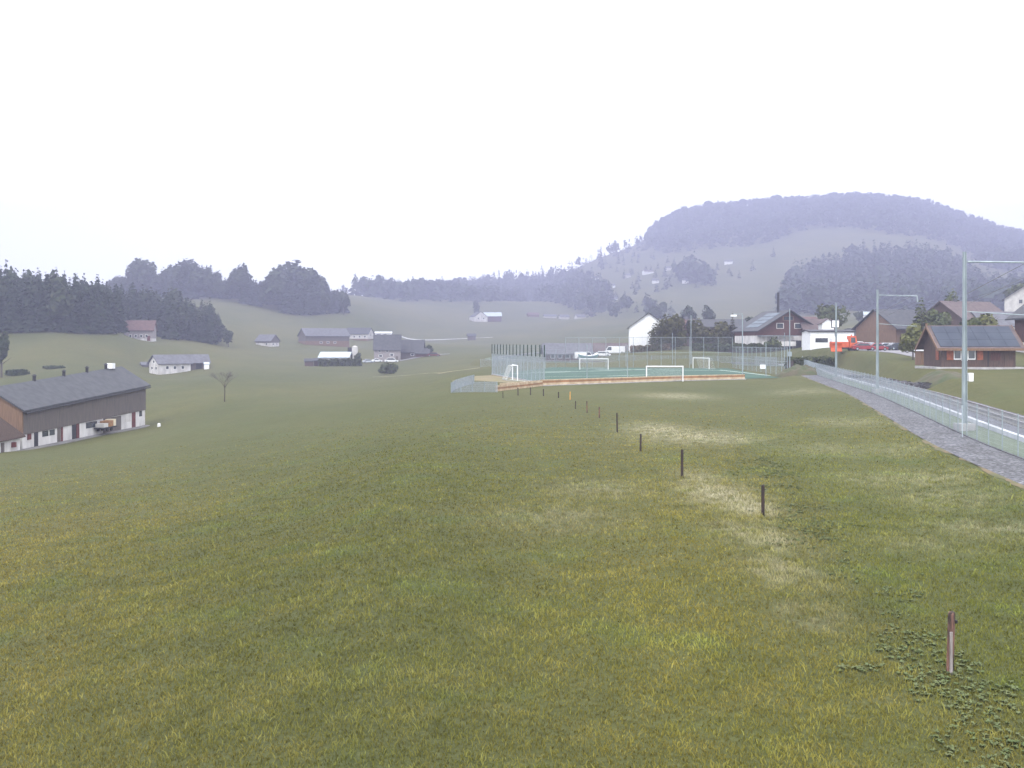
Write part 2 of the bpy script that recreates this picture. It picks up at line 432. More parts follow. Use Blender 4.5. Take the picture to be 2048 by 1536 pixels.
def grass_material(name, blades=False):
    m = bpy.data.materials.new(name); m.use_nodes = True
    n = m.node_tree; L = n.links; b = n.nodes['Principled BSDF']
    b.inputs['Roughness'].default_value = .9; b.inputs['Specular IOR Level'].default_value = .1
    g = n.nodes.new('ShaderNodeNewGeometry')
    def noise(scale, detail, stretch=(1,1,1), rough=.55):
        mp = n.nodes.new('ShaderNodeMapping'); mp.inputs['Scale'].default_value = stretch
        L.new(g.outputs['Position'], mp.inputs['Vector'])
        t = n.nodes.new('ShaderNodeTexNoise'); t.inputs['Scale'].default_value = scale; t.inputs['Detail'].default_value = detail; t.inputs['Roughness'].default_value = rough
        L.new(mp.outputs[0], t.inputs['Vector']); return t.outputs['Fac']
    def ramp(src, stops):
        r = n.nodes.new('ShaderNodeValToRGB'); e = r.color_ramp.elements
        e[0].position, e[0].color = stops[0][0], (*stops[0][1], 1)
        e[1].position, e[1].color = stops[-1][0], (*stops[-1][1], 1)
        for p, c in stops[1:-1]:
            k = e.new(p); k.color = (*c, 1)
        L.new(src, r.inputs['Fac']); return r.outputs['Color']
    def mix(fac, a, c, mode='MIX'):
        x = n.nodes.new('ShaderNodeMix'); x.data_type = 'RGBA'; x.blend_type = mode
        if isinstance(fac, float): x.inputs[0].default_value = fac
        else: L.new(fac, x.inputs[0])
        for i, s in ((6, a), (7, c)):
            if isinstance(s, tuple): x.inputs[i].default_value = (*s, 1)
            else: L.new(s, x.inputs[i])
        return x.outputs[2]
    big = noise(.06, 5)
    col = ramp(big, [(.3, (.055,.062,.022)), (.5, (.074,.077,.027)), (.7, (.094,.089,.036))])
    med = noise(.9, 6, (1,1,1), .7)
    col = mix(.55, col, ramp(med, [(.3, (.042,.046,.015)), (.5, (.074,.073,.025)), (.72, (.115,.104,.041))]))
    # olive-green clumps of clover and herbs
    cl = noise(.33, 4)
    fac = n.nodes.new('ShaderNodeMapRange'); fac.inputs[1].default_value = .52; fac.inputs[2].default_value = .70; fac.inputs[4].default_value = .42
    L.new(cl, fac.inputs[0])
    col = mix(fac.outputs[0], col, (.072,.100,.036))
    at = n.nodes.new('ShaderNodeAttribute'); at.attribute_name = 'dry'
    dm = n.nodes.new('ShaderNodeMath'); dm.operation = 'MULTIPLY'
    nn = noise(1.8, 5, (1,.8,1), .7)
    mr = n.nodes.new('ShaderNodeMapRange'); mr.inputs[1].default_value = .35; mr.inputs[2].default_value = .62
    L.new(nn, mr.inputs[0]); L.new(mr.outputs[0], dm.inputs[0]); L.new(at.outputs['Fac'], dm.inputs[1])
    if not blades: col = mix(dm.outputs[0], col, (.34,.305,.20))
    hug = noise(.011, 3, (1,.6,1))
    col = mix(1.0, col, ramp(hug, [(.35, (.74,.82,.80)), (.5, (1,1,1)), (.65, (1.2,1.12,1.05))]), 'MULTIPLY')
    hug2 = noise(.045, 4, (1,.35,1), .6)
    col = mix(1.0, col, ramp(hug2, [(.36, (.82,.88,.86)), (.5, (1,1,1)), (.64, (1.14,1.08,1.04))]), 'MULTIPLY')
    za = n.nodes.new('ShaderNodeAttribute'); za.attribute_name = 'zone'
    zm = n.nodes.new('ShaderNodeMapRange'); zm.inputs[1].default_value = -1; zm.inputs[2].default_value = 1
    L.new(za.outputs['Fac'], zm.inputs[0])
    col = mix(1.0, col, ramp(zm.outputs[0], [(0, (.95,1.06,.86)), (.5, (1,1,1)), (1, (1.22,1.17,1.0))]), 'MULTIPLY')
    # world position split into axes; no left-right tint is applied from it
    sx = n.nodes.new('ShaderNodeSeparateXYZ'); L.new(g.outputs['Position'], sx.inputs[0])
    if blades:
        a2 = n.nodes.new('ShaderNodeAttribute'); a2.attribute_name = 'tint'
        tcol = ramp(a2.outputs['Fac'], [(0, (1.38,1.16,.90)), (.45, (2.62,2.28,1.70)), (.8, (3.05,2.66,1.98)), (1, (3.9,3.5,2.9))])
        col = mix(1.0, col, tcol, 'MULTIPLY')
        col = mix(dm.outputs[0], col, (.48,.44,.31))
        tr = n.nodes.new('ShaderNodeBsdfTranslucent'); ms = n.nodes.new('ShaderNodeMixShader'); ms.inputs[0].default_value = .35
        L.new(col, tr.inputs['Color']); L.new(b.outputs[0], ms.inputs[1]); L.new(tr.outputs[0], ms.inputs[2]); L.new(ms.outputs[0], n.nodes['Material Output'].inputs['Surface'])
    else:
        fine = noise(9, 4, (1,1,1), .75)
        col = mix(.35, col, ramp(fine, [(.3, (.045,.048,.02)), (.55, (.11,.112,.045)), (.8, (.21,.20,.11))]))
        bp = n.nodes.new('ShaderNodeBump'); bp.inputs['Strength'].default_value = .9; bp.inputs['Distance'].default_value = .12
        L.new(noise(4.0, 6, (1,1,1), .7), bp.inputs['Height']); L.new(bp.outputs[0], b.inputs['Normal'])
    L.new(col, b.inputs['Base Color'])
    return m

def vnoise(x, y, sc_, seed):
    r = np.random.default_rng(seed); T = r.random((256, 256))
    a = x/sc_ + 1000; b = y/sc_ + 1000
    i = np.floor(a).astype(int); j = np.floor(b).astype(int); f = a-i; g = b-j
    f = f*f*(3-2*f); g = g*g*(3-2*g)
    t = lambda i, j: T[i % 256, j % 256]
    return t(i,j)*(1-f)*(1-g)+t(i+1,j)*f*(1-g)+t(i,j+1)*(1-f)*g+t(i+1,j+1)*f*g
M['ground'] = grass_material('meadow_ground')
M['blades'] = grass_material('meadow_blades', True)
meadow = mesh_np('meadow_ground', V, Fa, M['ground'], attrs={'dry': DR, 'zone': zone(V[:,0], V[:,1])}, smooth=True)
tag(meadow, kind='structure')

# ------------------------------------------------------------------ grass blades near the camera
def blades():
    N = 620000
    # D distribution: density falls with distance
    D = 9.5 * (115/9.5) ** rng.random(N)
    u = (rng.random(N)*2-1) * .70
    x = u * (D+6)
    z = terrain(x, D)
    # keep off the gravel
    d2 = ((x[:,None]-cen[None,:60,0])**2 + (D[:,None]-cen[None,:60,1])**2) if False else None
    fx = np.interp(D, fl[:200,1], fl[:200,0])
    keep = (x < fx - 2.7) & (rng.random(N) < np.clip((92-D)/62, 0, 1))
    pdist = poly_dist(x, D, np.array([(-12,100),(4,116),(34,139),(43,141),(40,220),(-10,220)]))
    keep &= pdist > .3
    x, D, z = x[keep], D[keep], z[keep]
    n = len(x)
    dr = dry(x, D)
    h = (0.03 + .05*rng.random(n)) * (1 + dr*1.0) * (1 - .45*np.clip((D-25)/55, 0, 1))
    wd = (0.0045 + .005*rng.random(n)) * (D/11)**.95
    c1 = vnoise(x, D, .45, 1); c2 = vnoise(x, D, 1.7, 2); c3 = vnoise(x, D, .16, 3)
    cl = .35*c1+.35*c2+.3*c3
    h *= .45 + 1.1*cl
    tall = rng.random(n) > .985
    h[tall] *= 2.0
    ang = rng.random(n)*2*np.pi
    lean = h * (.2 + .9*rng.random(n)); la = rng.random(n)*2*np.pi
    dx, dy = np.cos(ang)*wd, np.sin(ang)*wd
    z0 = z - .01
    v0 = np.stack([x-dx, D-dy, z0], -1); v1 = np.stack([x+dx, D+dy, z0], -1)
    mx = x+np.cos(la)*lean*.35; my = D+np.sin(la)*lean*.35
    v2 = np.stack([mx+dx*.8, my+dy*.8, z0+h*.65], -1); v3 = np.stack([mx-dx*.8, my-dy*.8, z0+h*.65], -1)
    v4 = np.stack([x+np.cos(la)*lean, D+np.sin(la)*lean, z0+h], -1)
    VV = np.stack([v0, v1, v2, v3, v4], 1).reshape(-1, 3)
    b = np.arange(n)[:,None]*5
    T = np.concatenate([b+np.array([[0,1,2]]), b+np.array([[0,2,3]]), b+np.array([[3,2,4]])], 0)
    tint = np.clip(rng.normal(.46, .22, n) + (cl-.5)*1.3, 0, 1)
    tint[rng.random(n) > .992] = 1.0
    o = mesh_np('grass', VV, T, M['blades'], attrs={'dry': np.repeat(dr, 5), 'tint': np.repeat(tint, 5), 'zone': np.repeat(zone(x, D), 5)})
    tag(o, 'short green and yellowish meadow grass in the foreground', 'grass', kind='stuff')
blades()
def weeds():
    N = 16000
    D = 10 + 34*rng.random(N)**1.5; u = .02 + .62*rng.random(N); x = u*D
    c = vnoise(x, D, 1.4, 9)*.6 + vnoise(x, D, .5, 10)*.4
    fx = np.interp(D, fl[:200,1], fl[:200,0])
    band = np.exp(-((x - (6.5+.155*(D-13)))/1.1)**2)
    k = (c + .34*band + .2*rng.random(N) > .88) & (band > .1) & (x < fx-2.9)
    x, D = x[k], D[k]; n = len(x); z = terrain(x, D)
    Vs = []; 
    for j in range(7):
        a = j*.9 + rng.random(n)*.6; L = (.02+.03*rng.random(n))*(1+D/50); wd = L*.34
        ca, sa = np.cos(a), np.sin(a); up = .02 + .035*rng.random(n)
        p0 = np.stack([x, D, z+.01], -1); p2 = np.stack([x+ca*L, D+sa*L, z+up], -1)
        m = (p0+p2)/2 + np.array([0,0,.018]); s = np.stack([-sa*wd, ca*wd, 0*wd], -1)
        Vs.append(np.stack([p0, m-s, p2, m+s], 1))
    VV = np.concatenate(Vs).reshape(-1, 3); F_ = np.arange(len(VV)).reshape(-1, 4)
    m_ = mat('weed_leaves', (.095,.125,.05), (.135,.15,.07), 3, rough=.8, spec=.15)
    tag(mesh_np('meadow_weeds', VV, F_, m_), 'broad-leaved weeds and clover clumps in the right foreground grass', 'weeds', kind='stuff')
weeds()
#@@STAGE2
# ------------------------------------------------------------------ trees
def cards(p, a, b):
    """p centres (n,3), a,b half-axes (n,3) -> verts, quads"""
    n = len(p)
    V = np.stack([p-a-b, p+a-b, p+a+b, p-a+b], 1).reshape(-1, 3)
    return V, np.arange(4*n).reshape(n, 4)
def unit(v): return v/np.maximum(np.linalg.norm(v, axis=-1, keepdims=True), 1e-9)

def conifer_cards(H, R, n, s, r=rng, base=.06, power=1.0):
    t = 1 - np.sqrt(r.random(n))            # more low down
    t = base + (1-base)*t
    lay = np.round(t*14)/14
    t = .6*t + .4*lay
    rad = R*(1-t)**power * (.45+.6*r.random(n)**.5) + .03*R
    ang = r.random(n)*2*np.pi
    rad = rad * (1 + .18*np.sin(ang*3+lay*9))
    out = np.stack([np.cos(ang), np.sin(ang), np.zeros(n)], -1)
    p = out*rad[:,None]; p[:,2] = H*t - rad*.18 + r.normal(0, H*.008, n)
    d = unit(out + np.array([0,0,-.45]) + r.normal(0,.25,(n,3)))
    tn = unit(np.cross(d, np.array([0,0,1.]) + r.normal(0,.35,(n,3))))
    sz = s*(.6+.8*r.random(n))*(.45+.75*(1-t))
    return cards(p, d*sz[:,None], tn*(sz*.55)[:,None])

def broad_cards(H, R, n, s, r=rng, lobes=9, zlo=.22, squash=1.0):
    cz = H*(zlo+1)/2; hz = H*(1-zlo)/2
    c = unit(r.normal(0,1,(lobes,3))) * (.35+.3*r.random((lobes,1)))
    c[0] = 0
    lr = .42+.22*r.random(lobes); lr[0] = .62
    k = r.integers(0, lobes, n)
    dirn = unit(r.normal(0,1,(n,3)))
    q = c[k] + dirn*(lr[k]*(.62+.42*r.random(n)))[:,None]
    # lumpy clumps
    q *= (1 + .06*np.sin(q[:,:1]*9+q[:,1:2]*7)*np.cos(q[:,2:3]*8))
    p = q*np.array([R*.98, R*.98, hz*squash]) ; p[:,2] += cz
    a = unit(r.normal(0,1,(n,3))); b = unit(np.cross(a, unit(dirn*1.2+r.normal(0,.6,(n,3)))))
    a = unit(np.cross(b, dirn+r.normal(0,.4,(n,3))))
    sz = s*(.5+.9*r.random(n))
    return cards(p, a*sz[:,None], b*(sz*.7)[:,None])

def trunk_mb(H, r0, limbs=5, spread=.5, top=.75, z0=-1.0, seed=1):
    rr = random.Random(seed); mb = MB()
    mb.tube((0,0,z0), (0,0,H*.45), r0, r0*.7, 7); mb.tube((0,0,H*.45), (.02*H,0,H*top), r0*.7, r0*.22, 6)
    for i in range(limbs):
        a = i*2.4 + rr.random(); z = H*(.28+.4*rr.random())
        L = H*spread*(.4+.4*rr.random())
        mb.tube((0,0,z), (math.cos(a)*L, math.sin(a)*L, z+L*.75), r0*.4, r0*.1, 5)
    return mb

def make_tree(name, kind, H, R, n, s, m, label, group=None, loc=(0,0,0), trunk=True, r0=None, cat='tree', **kw):
    root = empty(name, loc, random.random()*6.28)
    V_, F_ = (conifer_cards if kind == 'c' else broad_cards)(H, R, n, s, **kw)
    mesh_np('crown', V_, F_, m, root)
    if trunk: trunk_mb(H, r0 or H*.022, 3 if kind == 'c' else 6, .12 if kind == 'c' else .35).build('trunk', M['trunk'], root)
    tag(root, label, cat, group)
    return root

def z_at(py, D): return CZ - (py-HY)/F*D

# ---- individual trees of the two woods on the left
def proto_mesh(kind, H, R, n, s, m):
    V_, F_ = (conifer_cards if kind == 'c' else broad_cards)(H, R, n, s)
    # short trunk merged: the tree is one small thing in the picture
    o = mesh_np('wood_tree_crown', V_, F_, m)
    me = o.data
    bpy.data.objects.remove(o)
    return me
WC = [proto_mesh('c', 24, 3.6, 900, .95, M['conifer']) for _ in range(4)]
WB = [proto_mesh('b', 22, 5.6, 1100, .75, M['broad_dark']) for _ in range(3)]

def wood(skyline, spots, name, labels, group, pc=.75, hmin=9, hmax=34, scale=1.0):
    sx = [p[0] for p in skyline]; sy = [p[1] for p in skyline]
    for i, (px, D) in enumerate(spots):
        g = ground_at(px, D)
        top = z_at(np.interp(px, sx, sy) + random.uniform(0, 14)*330/D + random.random()**3*22, D)
        h = min(max(top - g.z, hmin), hmax) * (random.uniform(1.0, 1.12) if random.random() < .3 else random.uniform(.9, 1))
        con = random.random() < pc
        me = random.choice(WC if con else WB)
        o = bpy.data.objects.new('spruce_tree' if con else 'broadleaf_tree', me)
        COL.objects.link(o)
        o.location = g - Vector((0,0,.3))
        k = h/(24 if con else 22)
        wv = scale*random.uniform(.85, 1.15)*max(k, .75)
        o.scale = (wv, wv, k)
        o.rotation_euler = (0, 0, random.random()*6.28)
        tag(o, labels[0 if con else 1], 'tree', group)

# front wood, behind the long barn
spots = []
edge = [(-60,323),(0,324),(120,326),(180,332),(235,345),(262,398),(300,400),(340,402),(395,418),(440,424)]
ex = [e[0] for e in edge]; ed = [e[1] for e in edge]
for row in range(6):
    for px in np.arange(-45+row*7, 445, 15.5):
        pxj = px + random.uniform(-5, 5)
        if row == 0 and 238 < pxj < 322: continue
        D = np.interp(pxj, ex, ed) + 3 + row*11 + random.uniform(-3, 4)
        if 225 < pxj < 330: D += 14
        if pxj > 438: continue
        spots.append((pxj, D))
sky1 = [(-60,528),(0,530),(60,533),(100,531),(130,535),(180,545),(240,558),(300,570),(340,577),(370,588),(400,594),(420,600),(440,640)]
wood(sky1, spots, 'wood', ['dark spruce in the wood behind the long barn on the left', 'dark broadleaf tree in the wood behind the long barn on the left'], 'trees of the near wood on the left', pc=.78)

# second wood, on the rounded hill further back
spots = []
edge = [(215,760),(300,730),(430,700),(520,690),(600,690),(690,690)]
ex = [e[0] for e in edge]; ed = [e[1] for e in edge]
for row in range(5):
    for px in np.arange(225+row*6, 694, 17.0):
        pxj = px + random.uniform(-5, 5)
        D = np.interp(pxj, ex, ed) + 4 + row*20 + random.uniform(-6, 6)
        spots.append((pxj, D))
sky2 = [(200,560),(240,550),(262,545),(270,517),(295,520),(305,535),(330,537),(345,520),(362,515),(385,516),(395,525),(405,518),(430,530),(445,548),(470,545),(482,525),(490,524),(498,548),(520,552),(532,556),(545,535),(565,529),(590,532),(598,527),(625,528),(635,548),(655,566),(672,585),(690,592),(700,600)]
wood(sky2, spots, 'wood', ['tall hazy spruce in the wood on the rounded hill', 'tall hazy broadleaf tree in the wood on the rounded hill'], 'trees of the wood on the rounded hill', pc=.45, hmin=14, hmax=42, scale=1.25)

# ---- far woods: masses
def mass(name, label, polys, spacing, H, Drange, pc=.8, m=M['conifer'], ncard=46, keepp=1.0, lim=None):
    Vs, Fs = [], []; nv = 0
    r = rng
    PH = []
    for _ in range(5):
        PH.append(conifer_cards(1, .19, ncard, .085, r) if r.random() < pc else broad_cards(1, .32, ncard, .11, r, lobes=5, zlo=.08))
    D = np.arange(Drange[0], Drange[1], spacing)
    cnt = 0
    pts = []
    for d in D:
        pxs = np.arange(-100, 2300, spacing/d*F)
        pxs = pxs + r.uniform(-.45, .45, len(pxs))*spacing/d*F
        dj = d + r.uniform(-.5, .5, len(pxs))*spacing
        pts.append(np.stack([pxs, dj], -1))
    pts = np.concatenate(pts)
    x = (pts[:,0]-1024)/F*pts[:,1]
    # cheap prefilter by column
    ok = np.zeros(len(pts), bool)
    for pl in polys:
        a = min(p[0] for p in pl); b = max(p[0] for p in pl)
        ok |= (pts[:,0] > a) & (pts[:,0] < b)
    pts = pts[ok]; x = x[ok]
    z = terrain(x, pts[:,1])
    py = HY + (CZ-z)*F/pts[:,1]
    inside = np.zeros(len(pts), bool)
    for pl in polys:
        inside |= poly_dist(pts[:,0], py, np.array(pl, float)) == 0
    inside &= r.random(len(pts)) < keepp
    pts = pts[inside]; x = x[inside]; z = z[inside]
    for i in range(len(pts)):
        v, f = PH[r.integers(0, 5)]
        h = H*r.uniform(.7, 1.2); a = r.random()*6.28
        c, s = math.cos(a), math.sin(a)
        vv = v*h
        vv = np.stack([vv[:,0]*c-vv[:,1]*s + x[i], vv[:,0]*s+vv[:,1]*c + pts[i,1], vv[:,2]+z[i]-.4], -1)
        Vs.append(vv); Fs.append(f+nv); nv += len(v)
    if not Vs: print('EMPTY MASS', name); return
    print('MASS', name, len(Vs))
    o = mesh_np(name, np.concatenate(Vs), np.concatenate(Fs), m)
    tag(o, label, 'forest', kind='stuff')

mass('hill_forest', 'dark misty forest block on the lower slope of the big hill', [[(1562,632),(1566,580),(1600,562),(1640,540),(1690,528),(1730,520),(1800,520),(1880,528),(1930,545),(1960,575),(2010,590),(2200,590),(2200,650),(1900,628),(1800,628),(1700,622),(1620,632)]], 11, 25, (640, 1250))
mass('hilltop_forest', 'misty forest over the top of the big hill', [[(1292,502),(1296,462),(1330,435),(1400,405),(1550,395),(1700,380),(1800,385),(1950,430),(2150,450),(2300,470),(2300,600),(2048,560),(1985,545),(1954,524),(1922,500),(1843,474),(1748,468),(1700,455),(1653,460),(1621,456),(1590,468),(1542,484),(1495,494),(1400,500),(1340,510)]], 13.5, 25, (1150, 2150), ncard=30)
mass('clump_forest', 'small dark clump of trees on the middle slope of the hill', [[(1364,568),(1366,548),(1400,548),(1405,560),(1432,560),(1430,570),(1400,574)]], 13, 33, (1000, 1500))
mass('slope_forest', 'hazy woodland along the foot of the slope in the middle', [[(938,606),(938,575),(990,560),(1050,548),(1110,552),(1180,560),(1225,590),(1225,606),(1212,630),(1190,640),(1160,628),(1120,607),(1060,603),(1000,603)]], 16, 24, (1050, 1950), pc=.4, m=M['broad_dark'])
mass('back_forest', 'hazy conifer wood on the crest behind the meadow', [[(640,585),(640,560),(760,560),(930,565),(934,604),(860,603),(780,604),(700,590)]], 18, 30, (1155, 1800))
mass('far_forest', 'very faint woodland ridge fading into the mist', [[(-100,560),(-100,620),(1300,620),(1300,480),(1200,500),(1100,545),(900,560),(600,560),(200,560)]], 30, 26, (1850, 2300), keepp=.5, ncard=24)
mass('scattered_forest', 'loose trees dotted over the hillside meadows', [[(1225,600),(1225,560),(1190,530),(1215,500),(1290,500),(1380,540),(1500,535),(1545,500),(1560,560),(1400,580),(1300,590)]], 30, 15, (1000, 1950), pc=.5, m=M['broad_dark'], keepp=.5)
mass('orchard_forest', 'scattered broadleaf trees at the foot of the hill', [[(1225,640),(1225,605),(1290,600),(1360,615),(1350,645)]], 24, 15, (620, 1100), pc=.2, m=M['broad_dark'], keepp=.35)

# ---- single far and middle-distance trees
def single(name, kind, px, pybase, pytop, D, Rpx, m, label, n=500, s=None, cat='tree', group=None, trunk=True, **kw):
    """tree standing on the ground at photo column px, distance D"""
    g = ground_at(px, D)
    if pybase is not None:
        zb = z_at(pybase, D)
        if abs(zb-g.z) > 2.5: print('TREE base off', name, px, D, 'want', round(zb,1), 'ground', round(g.z,1))
    H = z_at(pytop, D) - g.z
    R = Rpx/F*D
    s = s or max(R*.10, .12)
    return make_tree(name, kind, H, R, n, s, m, label, group, g - Vector((0,0,.1)), trunk, **kw)

single('spruce_tree', 'c', 1202, None, 486, 1700, 6, M['conifer'], 'lone tall pointed spruce on the misty skyline slope', 240, 1.6)
single('broadleaf_tree', 'b', 1231, None, 482, 1850, 9, M['broad_dark'], 'round hazy tree on the skyline right of the lone spruce', 200, 1.6)
single('broadleaf_tree', 'b', 1378, None, 598, 480, 18, M['broad_dark'], 'larger of two round dome trees above the grey roof', 1300, .45, zlo=.05)
single('broadleaf_tree', 'b', 1417, None, 603, 480, 13, M['broad_dark'], 'smaller of two round dome trees above the grey roof', 900, .42, zlo=.05)
single('broadleaf_tree', 'b', 1664, None, 606, 265, 33, M['broad'], 'big round-crowned tree behind the white building and square sign', 2600, .30, zlo=.12)
single('spruce_tree', 'c', 1842, None, 593, 185, 20, M['broad'], 'shaggy olive conifer left of the brown roofs', 1500, .35, power=.6)
single('broadleaf_tree', 'b', 1876, None, 608, 190, 26, M['broad'], 'bushy tree just right of the shaggy conifer', 1800, .24)
single('broadleaf_tree', 'b', 1909, None, 581, 215, 21, M['broad'], 'tall open-crowned tree behind the railway mast', 800, .26, zlo=.35)
single('broadleaf_tree', 'b', 1978, None, 614, 150, 24, M['broad_yellow'], 'yellow-green tree behind the ridge of the solar roof', 1800, .2)
single('broadleaf_tree', 'b', 1945, None, 632, 150, 26, M['broad'], 'low green tree behind the solar roof beside the mast', 1500, .2)
single('broadleaf_tree', 'b', 2042, None, 565, 340, 38, M['broad'], 'tree rising behind the pale chalet at the right edge', 1800, .4)
single('broadleaf_tree', 'b', 1826, None, 647, 136, 31, M['broad_yellow'], 'full young tree on the gravel left of the wooden hut', 2600, .17, zlo=.22)
single('broadleaf_tree', 'b', 1340, None, 627, 248, 45, M['broad_olive'], 'broad dark tree in front of the big white gable', 3200, .28, zlo=.02)
single('spruce_tree', 'c', 1312, None, 640, 246, 17, M['broad_olive'], 'narrow dark evergreen against the white gable wall', 1300, .25, power=.55)
single('broadleaf_tree', 'b', 1396, None, 640, 250, 32, M['broad_olive'], 'dark leafy tree behind the floodlight pole', 2200, .28, zlo=.02)
single('broadleaf_tree', 'b', 1440, None, 643, 250, 30, M['broad_olive'], 'dark leafy tree between the pole and the chalet', 2200, .28, zlo=.02)
single('spruce_tree', 'c', 1465, None, 622, 251, 13, M['broad_olive'], 'dark pointed tree touching the left side of the chalet', 900, .25)
single('broadleaf_tree', 'b', 1545, None, 672, 230, 18, M['broad'], 'grey-green shrub under the chalet balcony', 900, .2, cat='bush', zlo=0)
single('broadleaf_tree', 'b', 857, None, 688, 385, 9, M['broad_dark'], 'small tree at the right end of the big farmhouse', 700, .3)
single('broadleaf_tree', 'b', 716, None, 706, 350, 8, M['broad_dark'], 'small dark tree beside the silo', 600, .3)
single('broadleaf_tree', 'b', 774, 748, 725, 292, 21, M['hedge'], 'wide brownish bush on the slope below the farmhouse', 1500, .28, cat='bush', zlo=-.1, trunk=False)
single('broadleaf_tree', 'b', 3, 745, 660, 235, 13, M['broad_dark'], 'dark tree cut by the left edge above the barn', 1500, .35)
single('broadleaf_tree', 'b', 40, None, 738, 240, 30, M['broad_dark'], 'low dark bushes in the hollow above the barn roof', 1300, .3, cat='bush', zlo=-.2, trunk=False)
single('broadleaf_tree', 'b', 108, None, 732, 250, 22, M['broad_dark'], 'second low dark bush in the hollow above the barn roof', 900, .3, cat='bush', zlo=-.2, trunk=False)
single('broadleaf_tree', 'b', 457, 684, 656, 425, 11, M['broad_dark'], 'small tree at the right tip of the near wood', 600, .4)
single('broadleaf_tree', 'b', 687, None, 586, 690, 11, M['broad_dark'], 'small round tree at the right tip of the far wood', 600, .6)
single('broadleaf_tree', 'b', 1182, 638, 588, 1010, 13, M['broad_dark'], 'hazy tree at the end of the middle woodland', 500, 1.0)
single('broadleaf_tree', 'b', 1222, None, 600, 960, 8, M['broad_dark'], 'narrow hazy tree between the woodland and the white gable', 400, .8)
single('broadleaf_tree', 'b', 1254, None, 588, 930, 14, M['broad_dark'], 'hazy tree above the left eave of the white gable', 500, 1.0)
single('broadleaf_tree', 'b', 1310, None, 608, 700, 22, M['broad_dark'], 'low hazy tree above the ridge of the white gable', 700, .7)
single('broadleaf_tree', 'b', 1718, None, 622, 480, 9, M['broad_dark'], 'dim tree behind the flat-roofed grey shed', 500, .5)
single('broadleaf_tree', 'b', 953, None, 600, 1020, 9, M['broad_dark'], 'hazy tree behind the far white and red farmhouse', 400, .8)
single('broadleaf_tree', 'b', 1500, None, 628, 330, 13, M['broad_dark'], 'treetop behind the left roof of the chalet', 600, .35)

# bare thin tree in the meadow
def bare_tree():
    g = ground_at(449, 150)
    root = empty('bare_tree', g)
    mb = MB(); rr = random.Random(4)
    H = z_at(733, 150) - g.z
    mb.tube((0,0,-.3), (.05,0,H*.4), .09, .07, 6)
    def br(p, d, L, r, k):
        q = p + d*L
        (tw if k > 1 else mb).tube(p, q, r, r*.6, 4)
        if k < 6:
            for _ in range(3):
                nd = (d + Vector((rr.uniform(-.9,.9), rr.uniform(-.9,.9), rr.uniform(-.25,.5)))).normalized()
                br(q, nd, L*rr.uniform(.6,.85), r*.6, k+1)
    tw = MB()
    for i in range(4):
        a = i*1.6
        br(Vector((.05,0,H*.4)), Vector((math.cos(a)*.5, math.sin(a)*.5, .8)).normalized(), H*.17, .05, 1)
    mb.build('trunk', M['trunk'], root)
    tw.build('crown', M['twig'], root)
    tag(root, 'thin almost bare tree standing alone in the meadow right of the barn', 'tree')
bare_tree()
# ------------------------------------------------------------------ railway, path, fences
def ribbon(name, o0, o1, z0, z1, s0, s1, m, step=1.5, nacross=2, parent=None):
    s = np.arange(s0, s1, step); rows = []
    for k in range(nacross):
        t = k/(nacross-1); p = foff(s, o0 + (o1-o0)*t)
        rows.append(np.stack([p[:,0], p[:,1], np.full(len(s), z0+(z1-z0)*t)], -1))
    Vv = np.stack(rows, 1).reshape(-1, 3); n = nacross
    i = np.arange(len(s)-1)[:,None]*n + np.arange(n-1)[None,:]
    f = np.stack([i, i+1, i+n+1, i+n], -1).reshape(-1, 4)
    return mesh_np(name, Vv, f, m, parent)
def gravel(name, c1, c2, c3, scale):
    m = bpy.data.materials.new(name); m.use_nodes = True
    n = m.node_tree; L = n.links; b = n.nodes['Principled BSDF']; b.inputs['Roughness'].default_value = .9
    t = n.nodes.new('ShaderNodeTexCoord')
    v = n.nodes.new('ShaderNodeTexVoronoi'); v.inputs['Scale'].default_value = scale; L.new(t.outputs['Object'], v.inputs['Vector'])
    no = n.nodes.new('ShaderNodeTexNoise'); no.inputs['Scale'].default_value = .8; no.inputs['Detail'].default_value = 6; L.new(t.outputs['Object'], no.inputs['Vector'])
    r = n.nodes.new('ShaderNodeValToRGB'); e = r.color_ramp.elements
    e[0].position = .1; e[0].color = (*c1, 1); e[1].position = .9; e[1].color = (*c3, 1); k = e.new(.5); k.color = (*c2, 1)
    L.new(v.outputs['Color'], r.inputs['Fac'])
    x = n.nodes.new('ShaderNodeMix'); x.data_type = 'RGBA'; x.blend_type = 'MULTIPLY'; x.inputs[0].default_value = .6
    r2 = n.nodes.new('ShaderNodeValToRGB'); r2.color_ramp.elements[0].position = .35; r2.color_ramp.elements[0].color = (.62,.6,.58,1); r2.color_ramp.elements[1].position = .6; r2.color_ramp.elements[1].color = (1.05,1.05,1.08,1)
    L.new(no.outputs['Fac'], r2.inputs['Fac']); L.new(r.outputs['Color'], x.inputs[6]); L.new(r2.outputs['Color'], x.inputs[7])
    L.new(x.outputs[2], b.inputs['Base Color'])
    bp = n.nodes.new('ShaderNodeBump'); bp.inputs['Strength'].default_value = .8; bp.inputs['Distance'].default_value = .05
    L.new(v.outputs['Distance'], bp.inputs['Height']); L.new(bp.outputs[0], b.inputs['Normal'])
    return m
M['gravel'] = gravel('grey_gravel', (.042,.042,.046), (.08,.08,.086), (.19,.19,.20), 9)
M['ballast'] = gravel('track_ballast', (.05,.048,.055), (.085,.082,.095), (.15,.145,.165), 7)
M['verge'] = mat('dry_verge_earth', (.15,.11,.06), (.085,.088,.034), 1.5, bump=.3)
S0, S1 = s_at_y(-15), arc[-1]-5
SE = s_at_y(140)
tag(ribbon('gravel_path', -2.35, -.05, TRK_Z-.02, TRK_Z+.03, S0, s_at_y(150), M['gravel'], nacross=3), kind='structure')
